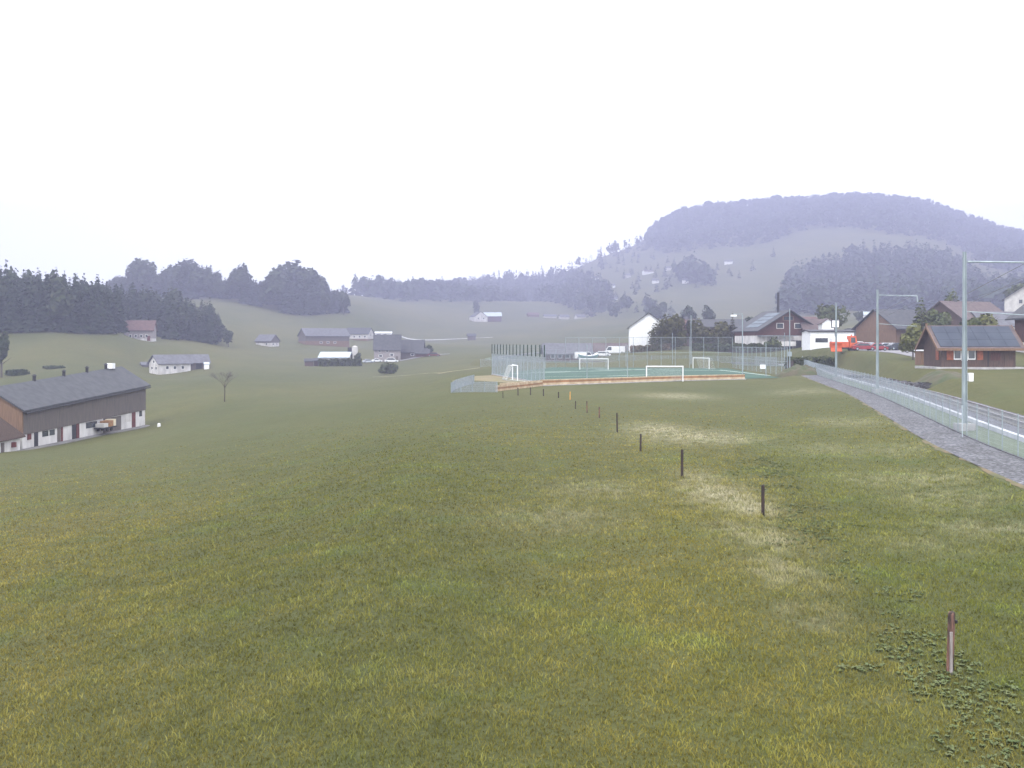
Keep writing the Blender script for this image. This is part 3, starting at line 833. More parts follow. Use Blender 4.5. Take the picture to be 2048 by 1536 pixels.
# ragged earth edge between path and meadow
def verge():
    s = np.arange(S0, s_at_y(150), .35)
    r1 = -2.32 + 0*s; r0 = -2.36 - .16*rng.random(len(s)) - .10*np.sin(s*.6) - .08*np.sin(s*1.7)
    a = foff(s, r0); b = foff(s, r1)
    za = terrain(a[:,0], a[:,1]) + .012
    Vv = np.stack([np.stack([a[:,0],a[:,1],za],-1), np.stack([b[:,0],b[:,1],np.full(len(s), TRK_Z-.014)],-1)],1).reshape(-1,3)
    i = np.arange(len(s)-1)*2
    tag(mesh_np('verge_strip', Vv, np.stack([i,i+1,i+3,i+2],-1), M['verge']), kind='structure')
verge()
M['vergegrass'] = mat('pale_verge_grass', (.12,.15,.09), (.08,.10,.055), 2, bump=.3)
tag(ribbon('grass_verge', .15, 1.75, TRK_Z+.02, TRK_Z+.12, S0, S1, M['vergegrass'], nacross=3), kind='structure')
tag(ribbon('ballast_bed', 2.12, 6.4, TRK_Z+.22, TRK_Z+.05, S0, S1, M['ballast'], nacross=2), kind='structure')
def curve_bars(mb, o, z, w_, h, s0, s1, step=2.0):
    s = np.arange(s0, s1, step); p = foff(s, o)
    for i in range(len(s)-1):
        mb.bar((p[i,0],p[i,1],z), (p[i+1,0],p[i+1,1],z), w_, h)
    return mb
k_ = curve_bars(MB(), 1.93, TRK_Z-.1, .26, .44, S0, s_at_y(200)).build('cable_trough', M['whiteconc'])
tag(k_, 'pale concrete cable trough running along the railway behind the mesh fence', 'cable trough')
# track: ballast crown, sleepers, two rails
trk = empty('railway_track', (0,0,0))
tag(trk, 'single railway track on grey ballast behind the mesh fence', 'railway track')
M['steel'] = mat('rail_steel', (.30,.28,.28), (.20,.18,.18), 2, rough=.4, metal=.5)
M['sleeper'] = mat('sleeper_concrete', (.22,.21,.20), (.15,.14,.135), 2)
for o in (3.95, 4.95):
    curve_bars(MB(), o, TRK_Z+.26, .09, .14, S0, S1, 2.0).build('rail', M['steel'], trk)
sl_ = MB()
for s in np.arange(S0, s_at_y(185), .65):
    a = foff(s, 3.5); b = foff(s, 5.4)
    sl_.bar((a[0],a[1],TRK_Z+.12), (b[0],b[1],TRK_Z+.12), .24, .13)
so_ = sl_.build('sleepers', M['sleeper'], trk); so_['kind'] = 'stuff'

# mesh fence along the path
FH = 1.85
def wires_along(pts_s, o, z, h, spacing=.055, r=.0024, hstep=.2):
    """vertical + horizontal wires, triangular section"""
    s = np.arange(pts_s[0], pts_s[1], spacing); c = foff(s, o)
    return wires_xy(c, z, h, r, hstep)
def wires_xy(c, z, h, r, hstep, zarr=None):
    n = len(c); z0 = np.full(n, z) if zarr is None else zarr
    Vs, Fs = [], []
    tri = [(math.cos(t)*r, math.sin(t)*r) for t in (0, 2.094, 4.189)]
    lo = [np.stack([c[:,0]+a, c[:,1]+b, z0], -1) for a, b in tri]
    hi = [v+np.array([0,0,h]) for v in lo]
    V_ = np.stack(lo+hi, 1).reshape(-1, 3)
    b = np.arange(n)[:,None]*6
    F_ = np.concatenate([b+np.array([[i,(i+1)%3,3+(i+1)%3,3+i]]) for i in range(3)])
    Vs.append(V_); Fs.append(F_); off = len(V_)
    # horizontals: follow every ~1.2 m
    st = max(1, int(1.2/max(np.hypot(*(c[1]-c[0])), 1e-3)))
    ii = np.arange(0, n, st); ii = np.append(ii, n-1) if ii[-1] != n-1 else ii
    p = c[ii]; zz = z0[ii]
    d = np.gradient(p, axis=0); d /= np.linalg.norm(d, axis=1, keepdims=True); nn = np.stack([-d[:,1], d[:,0]], -1)
    for k in np.arange(.03, h, hstep):
        rows = [np.stack([p[:,0]+nn[:,0]*a, p[:,1]+nn[:,1]*a, zz+k+b_], -1) for a, b_ in tri]
        V_ = np.stack(rows, 1).reshape(-1, 3); m_ = len(p)
        b = np.arange(m_-1)[:,None]*3
        F_ = np.concatenate([b+np.array([[i,(i+1)%3,3+(i+1)%3,3+i]]) for i in range(3)]) + off
        Vs.append(V_); Fs.append(F_); off += len(V_)
    return np.concatenate(Vs), np.concatenate(Fs)
fen = empty('mesh_fence', (0,0,0))
tag(fen, 'long galvanised mesh fence on slim posts between gravel path and railway', 'fence')
v_, f_ = wires_along((S0, s_at_y(190)+12), 0, TRK_Z+.03, FH-.1)
mesh_np('wire_mesh', v_, f_, M['wire'], fen)
post = None
ps = np.arange(s_at_y(20), s_at_y(190)+12, 2.3)
for s in ps:
    p = foff(s, 0.03)
    if post is None:
        post = MB().tube((0,0,-.4), (0,0,FH), .026, n=8).build('post', M['galv'], fen)
        post.location = (p[0], p[1], TRK_Z)
    else:
        c = post.copy(); COL.objects.link(c); c.parent = fen; c.location = (p[0], p[1], TRK_Z)
for yy in (50.2, 112):
    s = s_at_y(yy); p = foff(s, -.02); q = foff(s-1.6, -.45)
    MB().tube((p[0],p[1],TRK_Z+1.55), (q[0]+.15,q[1],TRK_Z+.0), .022, n=8).build('brace', M['galv'], fen)
# foundation kerb under the fence
curve_bars(MB(), .0, TRK_Z-.22, .12, .27, S0, s_at_y(150)).build('foot_kerb', M['stone'], fen)

# catenary masts
M['stayst'] = mat('weathered_steel_rod', (.16,.16,.17), (.10,.10,.11), 2)
def mast(px, D, ztop, arm, label, s_off=.55, box=False, name='catenary_mast'):
    i = s_at_y(D); b = foff(i, s_off); zb = TRK_Z
    root = empty(name, (b[0], b[1], zb))
    tag(root, label, 'railway mast', 'catenary masts along the railway')
    H = ztop - zb
    d = fdir(i); nrm = Vector((d[1], -d[0], 0))
    mb = MB()
    # H-section pole, slightly tapering
    w0, w1 = .115, .075
    for sx in (-1, 1):
        mb.add([(sx*w0-.025*sx, -w0, 0),(sx*w0, -w0, 0),(sx*w0, w0, 0),(sx*w0-.025*sx, w0, 0),
                (sx*w1-.02*sx, -w1, H),(sx*w1, -w1, H),(sx*w1, w1, H),(sx*w1-.02*sx, w1, H)],
               [(0,3,2,1),(4,5,6,7),(0,1,5,4),(1,2,6,5),(2,3,7,6),(3,0,4,7)])
    mb.box(-.074, .074, -.012, .012, 0, H-.002)
    mb.build('pole', M['galv'], root)
    MB().box(-.42, .42, -.42, .42, -.5, .42).build('foundation', M['concrete'], root)
    if arm:
        zt = H - .55
        L = 3.55
        e = nrm*L
        MB().tube(nrm*.15+Vector((0,0,zt)), e+Vector((0,0,zt-.12)), .05, n=8).build('top_tube', M['galv'], root)
        MB().tube(nrm*.15+Vector((0,0,zt-1.75)), e*.85+Vector((0,0,zt-.15)), .02, n=6).build('stay', M['stayst'], root)
        MB().tube(nrm*.15+Vector((0,0,zt-2.35)), e*1.0+Vector((0,0,zt-.62)), .013, n=6).build('stay', M['stayst'], root)
        a = MB(); a.tube(e+Vector((0,0,zt-.1)), e*1.02+Vector((0,0,zt-.7)), .06, n=8)
        a.build('insulator', M['galv'], root)
        MB().tube(nrm*.15+Vector((0,0,zt-2.75)), e*1.0+Vector((0,0,zt-3.0)), .028, n=6).build('registration_arm', M['galv'], root)
    if box:
        MB().box(.18, .42, -.15, .1, 2.75, 3.2).build('number_plate', M['whitepaint'], root)
    return root, i
m1, i1 = mast(1919, 52.5, 10.3, True, 'nearest tall steel railway mast with cantilever arm and small white plate', box=True)
m2, i2 = mast(1743, 91.5, 10.4, True, 'second railway mast left of the wooden hut with thin arm')
m3, i3 = mast(1661, 123, 10.45, False, 'third railway mast in front of the orange vehicle')
# wires from mast to mast
def wire(name, label, z, off, r):
    mb = MB()
    pts = []
    for s in [s_at_y(15), i1, i2, i3, s_at_y(160), s_at_y(190)]:
        p = foff(s, off); pts.append(Vector((p[0], p[1], z)))
    for a, b in zip(pts[:-1], pts[1:]):
        n = 8
        for k in range(n):
            def q(t):
                v = a.lerp(b, t); v.z -= SAG*4*t*(1-t); return v
            mb.tube(q(k/n), q((k+1)/n), r, n=5, cap=False)
    tag(mb.build(name, M['dark']), label, 'wire')
SAG = .5; wire('messenger_wire', 'upper overhead wire hung from the railway mast arms', 9.0, 4.3, .008)
SAG = .02; wire('contact_wire', 'lower overhead contact wire above the railway track', 6.75, 4.3, .008)

# ------------------------------------------------------------------ timber posts in the field
PO = [(1900,1347,1225,.062,.0),(1526,1032,970,.05,.0),(1364,955,899,.05,.0),(1281,903,868,.045,0),(1234.5,865,826,.05,0),(1198.5,836,814,.05,0),
      (1174,826,802,.045,0),(1151,818,802,.04,0),(1117,796,784,.05,0),(1087,792,778,.055,0),(1061,790,775,.05,0),(1036,791,775,.05,0),(1006,796,783,.04,0)]
PL = ['split weathered post with a black insulator, largest and nearest at lower right',
      'dark thin post at the lower end of the dry grass streak, second nearest',
      'dark post with a notched top standing at the upper end of the dry grass streak',
      'short dark post left of the big pale dry grass patch',
      'upright dark post with a pale lower half, uphill from the short dark one',
      'grey-brown slightly leaning post, fourth uphill of the pale patch posts',
      'small brown post between the leaning one and the faint greenish one',
      'faint greenish small post just right of the yellow marker',
      'small dark post just left of the yellow marker',
      'thick dark post in front of the board corner of the pitch',
      'thin grey post in front of the orange boards, middle one of three',
      'thin dark post in front of the orange boards, left of the grey one',
      'faintest leftmost post below the tip of the orange boards']
for k, (px, yb, yt, r, _) in enumerate(PO):
    D = CZ*F/(yb-HY)
    for _it in range(4):
        g = ground_at(px, D); D = (CZ-g.z)*F/(yb-HY)
    H = (yb-yt)/F*D
    root = empty('fence_post', g, random.uniform(-.3,.3))
    tag(root, PL[k], 'post', 'old fence posts across the meadow')
    mb = MB(); rr = random.Random(k*7+3)
    n = 9; lean = rr.uniform(-.02,.02) if k else .035
    zs = [-.25, 0, H*.3, H*.55, H*.8, H*.97, H]
    rings = []
    rp = [1+rr.uniform(-.16,.16) for _ in range(n)]
    for zi, z in enumerate(zs):
        rings.append([(math.cos(i*2*math.pi/n)*r*rp[i]*(1 if zi < 6 else .8)+lean*z, math.sin(i*2*math.pi/n)*r*rp[(i+zi//3)%n]*.8*(1 if zi < 6 else .8), z+(rr.uniform(-.012,.012) if zi == 6 else 0)) for i in range(n)])
    vs = [v for ring in rings for v in ring]
    fs = [(a*n+i, a*n+(i+1)%n, (a+1)*n+(i+1)%n, (a+1)*n+i) for a in range(len(zs)-1) for i in range(n)] + [tuple(range((len(zs)-1)*n, len(zs)*n))]
    mb.add(vs, fs); mb.build('stake', M['postwood' if k in (0, 5, 6) else 'postdark'], root, smooth=False)
    if k == 0:
        MB().prism([(-.055,-.075),(-.012,-.072),(-.006,-.05),(-.05,-.045)], 'z', -.2, H*.70).build('split_face', M['postgrey'], root)
        ins = MB().tube((.05,-.02,H-.15), (.115,-.02,H-.15), .008, n=6); ins.tube((.105,-.02,H-.175), (.105,-.02,H-.125), .02, n=8)
        ins.build('insulator', M['dark'], root)
    elif k < 5:
        MB().tube((r*.6,-.02,H*.86), (r+.035,-.02,H*.86), .012, n=6).build('insulator', M['dark'], root)
g = ground_at(1140, 88)
mk = MB(); mk.tube((0,0,-.2), (.01,0,.72), .045, .04, 7); mk.tube((.01,0,.72), (.01,0,.78), .04, .01, 7)
o = mk.build('marker_stake', M['postyellow']); o.location = g
tag(o, 'yellow-orange marker stake among the small fence posts', 'marker stake')
g = ground_at(318, 128)
o = MB().tube((0,0,-.1),(0,0,.35),.22,.2,10).tube((0,0,.35),(0,0,.42),.2,.08,10).build('bucket', M['whitepaint']); o.location = g + Vector((0,0,.05))
tag(o, 'small white round tub in the grass right of the long barn', 'tub')

# ------------------------------------------------------------------ sports pitch
M['turf'] = mat('artificial_turf', (.032,.075,.048), (.048,.098,.064), .12, rough=.95, lo=.4, hi=.6)
tp = [(3.9,119.6),(-2.9,157.5),(8.4,203),(44,194),(40,142),(24,132)]
mb = MB(); mb.add([(x, y, .03) for x, y in tp], [tuple(range(len(tp)))])
tag(mb.build('turf_pitch', M['turf']), 'green artificial turf playing field behind the boards', 'pitch', kind='structure')
M['linew'] = mat('turf_line_paint', (.62,.68,.62), (.5,.58,.52), 1)
M['turf2'] = mat('lighter_turf', (.11,.20,.145), (.09,.175,.12), .2)
def gpt(px, py, z=.0): D = (CZ-z)*F/(py-HY); return ((px-1024)/F*D, D, z)
tl = MB()
for (a, b, wd) in [((1062,744),(1140,743),.5),((1215,752),(1300,749.5),.4),((1085,754),(1200,752),.22),((1000,748),(1300,738.5),.5),((1190,739),(1450,741),.5),((1440,740),(1540,751),.4),((1010,757),(1082,767),.3)]:
    tl.bar(gpt(*a, .036), gpt(*b, .036), wd, .004)
tag(tl.build('turf_markings', M['linew']), kind='structure')
# boards along the near edge
def run_bars(pts, z, w_, h, name, m, parent):
    mb = MB()
    for a, b in zip(pts[:-1], pts[1:]):
        mb.bar((a[0],a[1],z), (b[0],b[1],z), w_, h)
    return mb.build(name, m, parent)
bd = empty('pitch_boards', (3.5,118,0))
tag(bd, 'low orange and cream timber boards along the near side of the pitch', 'boards')
BP = [gpt(1083,771.5), gpt(1180,768), gpt(1290,764), gpt(1380,761), gpt(1490,758.5)]
BP = [(x-3.5, y-118) for x, y, z in BP]
run_bars(BP, -.1, .5, .17, 'footing', M['concrete'], bd)
run_bars([(x,y+.12) for x,y in BP], .07, .06, .26, 'board', M['boardcream'], bd)
run_bars([(x,y+.12) for x,y in BP], .34, .05, .26, 'board', M['boardorange'], bd)
run_bars([(x,y+.12) for x,y in BP], .61, .09, .10, 'board', M['boardcream'], bd)
run_bars([(x,y+2.6) for x,y in BP], .0, .12, .55, 'back_board', M['boardorange'], bd)
run_bars([(x,y+2.6) for x,y in BP], .56, .14, .08, 'back_rail', M['boardcream'], bd)
st = empty('board_stack', gpt(992, 783))
tag(st, 'yellowish timber boards running left of the pitch corner with thin posts before them', 'boards')
a0 = Vector(gpt(992,783)); e1 = Vector(gpt(1085,772)) - a0; e1.z = 0
for i, (z, m_, h) in enumerate([(0,'boardcream',.22),(.23,'boardorange',.2),(.46,'boardcream',.2)]):
    MB().bar((0,0,z), e1+Vector((0,0,z)), .06, h).build('board', M[m_], st)
for k in range(4):
    q = e1*(k/3); MB().box(q.x-.05,q.x+.05,q.y+.04,q.y+.14,-.2,.7).build('stud', M['boardorange'], st)
p2 = Vector(gpt(1000,776)) - a0; p3 = Vector(gpt(1085,768.5)) - a0
MB().bar((p2.x,p2.y+1,.0),(p3.x,p3.y+1,.0),.1,.5).build('back_board', M['boardcream'], st)

# tall ball-catcher fence on the left end
ball = empty('ball_fence', (4.1,120.5,0))
tag(ball, 'five metre ball-catcher fence with dark green posts at the left end of the pitch', 'fence')
a = np.array([4.1,120.5]); b = np.array([-3.3,157.0]); Ls = np.linalg.norm(b-a)
c = a + (b-a)*np.linspace(0, 1, int(Ls/.07))[:,None] - a
v_, f_ = wires_xy(c, .02, 3.35, .0045, .15)
mesh_np('wire_mesh', v_, f_, M['wire'], ball)
MB().bar((0,0,3.38),(b[0]-a[0],b[1]-a[1],3.38),.06,.06).build('rail', M['galv'], ball)
MB().bar((0,0,0),(b[0]-a[0],b[1]-a[1],0),.25,.14).build('kerb', M['concrete'], ball)
for k in range(16):
    q = (b-a)*(k/15)
    MB().box(q[0]-.035,q[0]+.035,q[1]-.035,q[1]+.035,0,3.38).build('post', M['galv'], ball)
    MB().box(q[0]-.07,q[0]+.07,q[1]-.3,q[1]+.3,3.46,5.0).build('upright_board', M['netgreen'], ball)
cn = a + (b-a)*np.linspace(0, 1, int(Ls/.14))[:,None] - a
v_, f_ = wires_xy(cn, 3.45, 1.5, .004, .3)
mesh_np('net', v_, f_, M['wire'], ball)
# near-side high fence and far-side fence
def high_fence(pts, H, label, group=None, nposts=None, veil=.10, r=.0035, spacing_posts=5.0, mesh_h=None, rails=()):
    o = Vector((pts[0][0], pts[0][1], 0)); root = empty('pitch_fence', o); tag(root, label, 'fence', group)
    P_ = [np.array(p[:2], float) for p in pts]
    L = [np.linalg.norm(q-p) for p, q in zip(P_[:-1], P_[1:])]; T = sum(L)
    def at(s):
        for p, q, l in zip(P_[:-1], P_[1:], L):
            if s <= l: return p + (q-p)*(s/l)
            s -= l
        return P_[-1]
    c = np.array([at(s) for s in np.arange(0, T, veil)]) - np.array([o.x, o.y])
    zz = terrain(c[:,0]+o.x, c[:,1]+o.y)
    v_, f_ = wires_xy(c, 0, mesh_h or H, r, .2 if not mesh_h else .15, zz)
    mesh_np('wire_mesh', v_, f_, M['wire'], root)
    n = max(2, int(T/spacing_posts)+1)
    for k in range(n):
        q = at(T*k/(n-1)); z = gz(q[0], q[1])
        MB().tube((q[0]-o.x, q[1]-o.y, z-.2), (q[0]-o.x, q[1]-o.y, z+H), .05, n=8).build('post', M['galv'], root)
    for rz in rails:
        mb = MB()
        for k in range(n-1):
            p = at(T*k/(n-1)); q = at(T*(k+1)/(n-1))
            mb.tube((p[0]-o.x,p[1]-o.y,gz(*p)+rz),(q[0]-o.x,q[1]-o.y,gz(*q)+rz),.03,n=5)
        mb.build('rail', M['galv'], root)
    return root
high_fence([gpt(1088,768.5), gpt(1255,763.5)], 5.0, 'tall thin post fence along the near edge, left part beside the ball-catcher', spacing_posts=6, veil=.2, r=.003)
high_fence([(11.7,207.5),(46,198)], 6.5, 'tall mesh fence along the far side of the pitch', spacing_posts=2.9, veil=.16, r=.004, rails=(3.2,6.4))
high_fence([(46,198),(43.5,150)], 4.5, 'tall mesh fence at the right end of the pitch', spacing_posts=4, veil=.2, r=.004, rails=(2.2,4.4))
high_fence([(-3.3,157),(11.7,207.5)], 4.0, 'thin mesh fence on the far left side of the pitch', spacing_posts=8, veil=.3, r=.004)
high_fence([(-8,241),(28,222.5),(43.5,213.5),(51.5,202),(53.5,192)], 2.0, 'low grey mesh fence beyond the pitch along the railway curve', spacing_posts=4, veil=.05, r=.006)
# low temporary fence left of the pitch
tf = high_fence([gpt(994,784.5)[:2], ((902-1024)/F*110, 110), ((912-1024)/F*119, 119), ((948-1024)/F*126, 126)], 1.15, 'low curved grey site fence left of the orange boards', spacing_posts=2.5, veil=.045, r=.008)

# goals
def goal(px, py, D, W, H, dep, rot, label):
    g = Vector(((px-1024)/F*D, D, gz((px-1024)/F*D, D)+.02))
    root = empty('football_goal', g, rot); tag(root, label, 'goal', 'goals on the pitch')
    fr = MB(); r = .07
    fr.tube((-W/2,0,0),(-W/2,0,H),r); fr.tube((W/2,0,0),(W/2,0,H),r); fr.tube((-W/2-r,0,H),(W/2+r,0,H),r)
    fr.build('frame', M['whitepaint'], root)
    bk = MB()
    for s in (-1,1):
        bk.tube((s*W/2,0,H-.03),(s*W/2,dep*.45,H-.03),.025); bk.tube((s*W/2,dep*.45,H-.03),(s*W/2,dep,0.05),.025); bk.tube((s*W/2,0,.05),(s*W/2,dep,.05),.025)
    bk.tube((-W/2,dep,.05),(W/2,dep,.05),.025); bk.build('back_frame', M['galv'], root)
    ne = MB()
    for x in np.arange(-W/2, W/2+.01, .16):
        ne.tube((x,0.02,H-.03),(x,dep*.45,H-.03),.004,n=3,cap=False); ne.tube((x,dep*.45,H-.03),(x,dep,.05),.004,n=3,cap=False)
    for t in np.arange(0,1,.08):
        ne.tube((-W/2,dep*.45+dep*.55*t,H-.03-(H-.08)*t),(W/2,dep*.45+dep*.55*t,H-.03-(H-.08)*t),.004,n=3,cap=False)
    ne.build('net', M['whitepaint'], root)
goal(1329.5, 763, 129.3, 4.95, 2.05, 1.3, .0, 'nearest white football goal facing the camera in front of the boards')
goal(1402, 735, 190, 5, 2.2, 1.6, math.radians(-62), 'white football goal seen from the side at the far right of the pitch')
goal(1188, 738, 186, 5.6, 2.1, 1.5, math.radians(4), 'pale football goal on the far side below the white vehicles')
goal(1030, 765, 134, 5, 2.1, 1.5, math.radians(98), 'football goal behind the left ball-catcher mesh')

# floodlight poles and signs round the pitch
def flood(px, D, ztop, label, lamp=None, extra=None):
    x = (px-1024)/F*D; z = gz(x, D)
    root = empty('floodlight_pole', (x, D, z)); tag(root, label, 'pole', 'tall poles round the pitch')
    MB().tube((0,0,-.3),(0,0,ztop-z),.11,.07,10).build('pole', M['galv'], root)
    if lamp:
        L = lamp
        MB().tube((0,0,ztop-z-.1),(L,0,ztop-z-.1),.05,n=6).build('arm', M['galv'], root)
        MB().box(L-.45,L+.45,-.35,.35,ztop-z-.52,ztop-z-.22).build('lamp_head', M['whitepaint'], root)
    if extra: MB().box(-.3,.3,-.25,.25,extra-z-.4,extra-z+.4).build('control_box', M['galv'], root)
flood(1485, 160, 10.2, 'tall pole with a side arm and white lamp head before the chalet', lamp=-1.5)
flood(1579.5, 165, 11.2, 'tall pole with a small box low down in front of the white house wing', extra=3.3)
flood(1382, 205, 11.2, 'tall pole rising from behind the far goal before the dark trees')
def pole_sign(name, px, D, h, label, wd=.0, board=None, cat='pole'):
    x = (px-1024)/F*D; z = gz(x, D)
    root = empty(name, (x, D, z)); tag(root, label, cat)
    MB().tube((0,0,-.3),(0,0,h),.06,n=8).build('pole', M['galv'], root)
    if board:
        bx, bz, bw, bh = board
        MB().box(bx-bw/2,bx+bw/2,-.05,.05,bz-bh/2,bz+bh/2).build('board', M['whitepaint'], root)
pole_sign('sign_post', 1532, 148, 5.2, 'white pole with a small blank white board at the near right corner of the pitch', board=(-.5,1.55,.85,.65), cat='sign')
pole_sign('pitch_pole', 1605, 178, 2.4, 'short white pole in front of the clipped hedge')
pole_sign('pitch_pole', 1569, 176, 6.6, 'slim pole beside the white house wing')
pole_sign('pitch_pole', 1345, 206, 6.8, 'slim pole in front of the broad dark tree')
pole_sign('pitch_pole', 1252, 206, 4.8, 'slim pole in front of the left edge of the white gable wall')
# ------------------------------------------------------------------ buildings
def put(side, L, W, u, z, w_, h, out=.0, th=.08):
    """box lying on a wall side; returns (x0,x1,y0,y1,z0,z1)"""
    if side == 'F': return (u-w_/2, u+w_/2, -W/2-out-th, -W/2-out+.03, z, z+h)
    if side == 'B': return (u-w_/2, u+w_/2, W/2+out-.03, W/2+out+th, z, z+h)
    if side == 'R': return (L/2+out-.03, L/2+out+th, u-w_/2, u+w_/2, z, z+h)
    return (-L/2-out-th, -L/2-out+.03, u-w_/2, u+w_/2, z, z+h)
def gable_poly(W, h, rise): return [(-W/2,-2.0),(W/2,-2.0),(W/2,h),(0,h+rise),(-W/2,h)]
def roof_mb(L, W, h, rise, ov, gov, th=.22):
    mb = MB(); sl = rise/(W/2)
    for s in (-1, 1):
        e = (s*(W/2+ov), h-ov*sl); r = (0, h+rise)
        mb.prism([e, r, (r[0], r[1]+th), (e[0], e[1]+th)], 'x', -L/2-gov, L/2+gov)
    return mb
def window(root, side, L, W, u, z, w_, h, frame='whitepaint', pane='glass', label=None):
    fr = MB(); b = put(side, L, W, u, z, w_, h, 0, .06)
    fr.box(*b); o = fr.build('window', M[frame], root)
    g = put(side, L, W, u, z+.1*h, w_*.8, h*.8, .05, .03)
    MB().box(*g).build('pane', M[pane], o)
    return o
def house(name, label, px, py, D, rot, L, W, h, rise, wm, rm, ov=.6, gov=.6, low=None, wins=(), doors=(), chim=(), cat='house', group=None, zoff=0, shut=(), roofth=.22, frame='whitepaint'):
    x = (px-1024)/F*D; z = z_at(py, D)
    g = gz(x, D)
    if abs(g-z) > 1.6: print('HOUSE', name, px, 'want', round(z,2), 'ground', round(g,2))
    root = empty(name, (x, D, z+zoff), math.radians(rot)); tag(root, label, cat, group)
    if low:
        lm, lh = low
        MB().box(-L/2,L/2,-W/2,W/2,-2,lh).build('ground_floor', M[lm], root)
        MB().prism([(-W/2-.05,lh),(W/2+.05,lh),(W/2+.05,h),(0,h+rise),(-W/2-.05,h)], 'x', -L/2-.05, L/2+.05).build('wall', M[wm], root)
    else:
        MB().prism(gable_poly(W, h, rise), 'x', -L/2, L/2).build('wall', M[wm], root)
    rf = roof_mb(L, W, h+.01, rise, ov, gov, roofth).build('roof', M[rm], root)
    for (cx, cy, cw, ch) in chim:
        zb = h+rise*(1-abs(cy)/(W/2))
        MB().box(cx-cw/2,cx+cw/2,cy-cw/2,cy+cw/2,zb-.4,zb+ch).build('chimney', M['roofgrey'], rf)
    for wd in wins:
        side, u, zz, w_, hh = wd[:5]; kw = dict(frame=frame); 
        if len(wd) > 5: kw['frame'] = wd[5]
        window(root, side, L, W, u, zz, w_, hh, **kw)
    for (side, u, w_, hh, m_) in doors:
        d_ = MB().box(*put(side, L, W, u, 0, w_, hh, 0, .07)).build('door', M[m_], root)
    for (side, u, zz, w_, hh, m_) in shut:
        MB().box(*put(side, L, W, u, zz, w_, hh, 0, .07)).build('shutter', M[m_], root)
    return root, rf

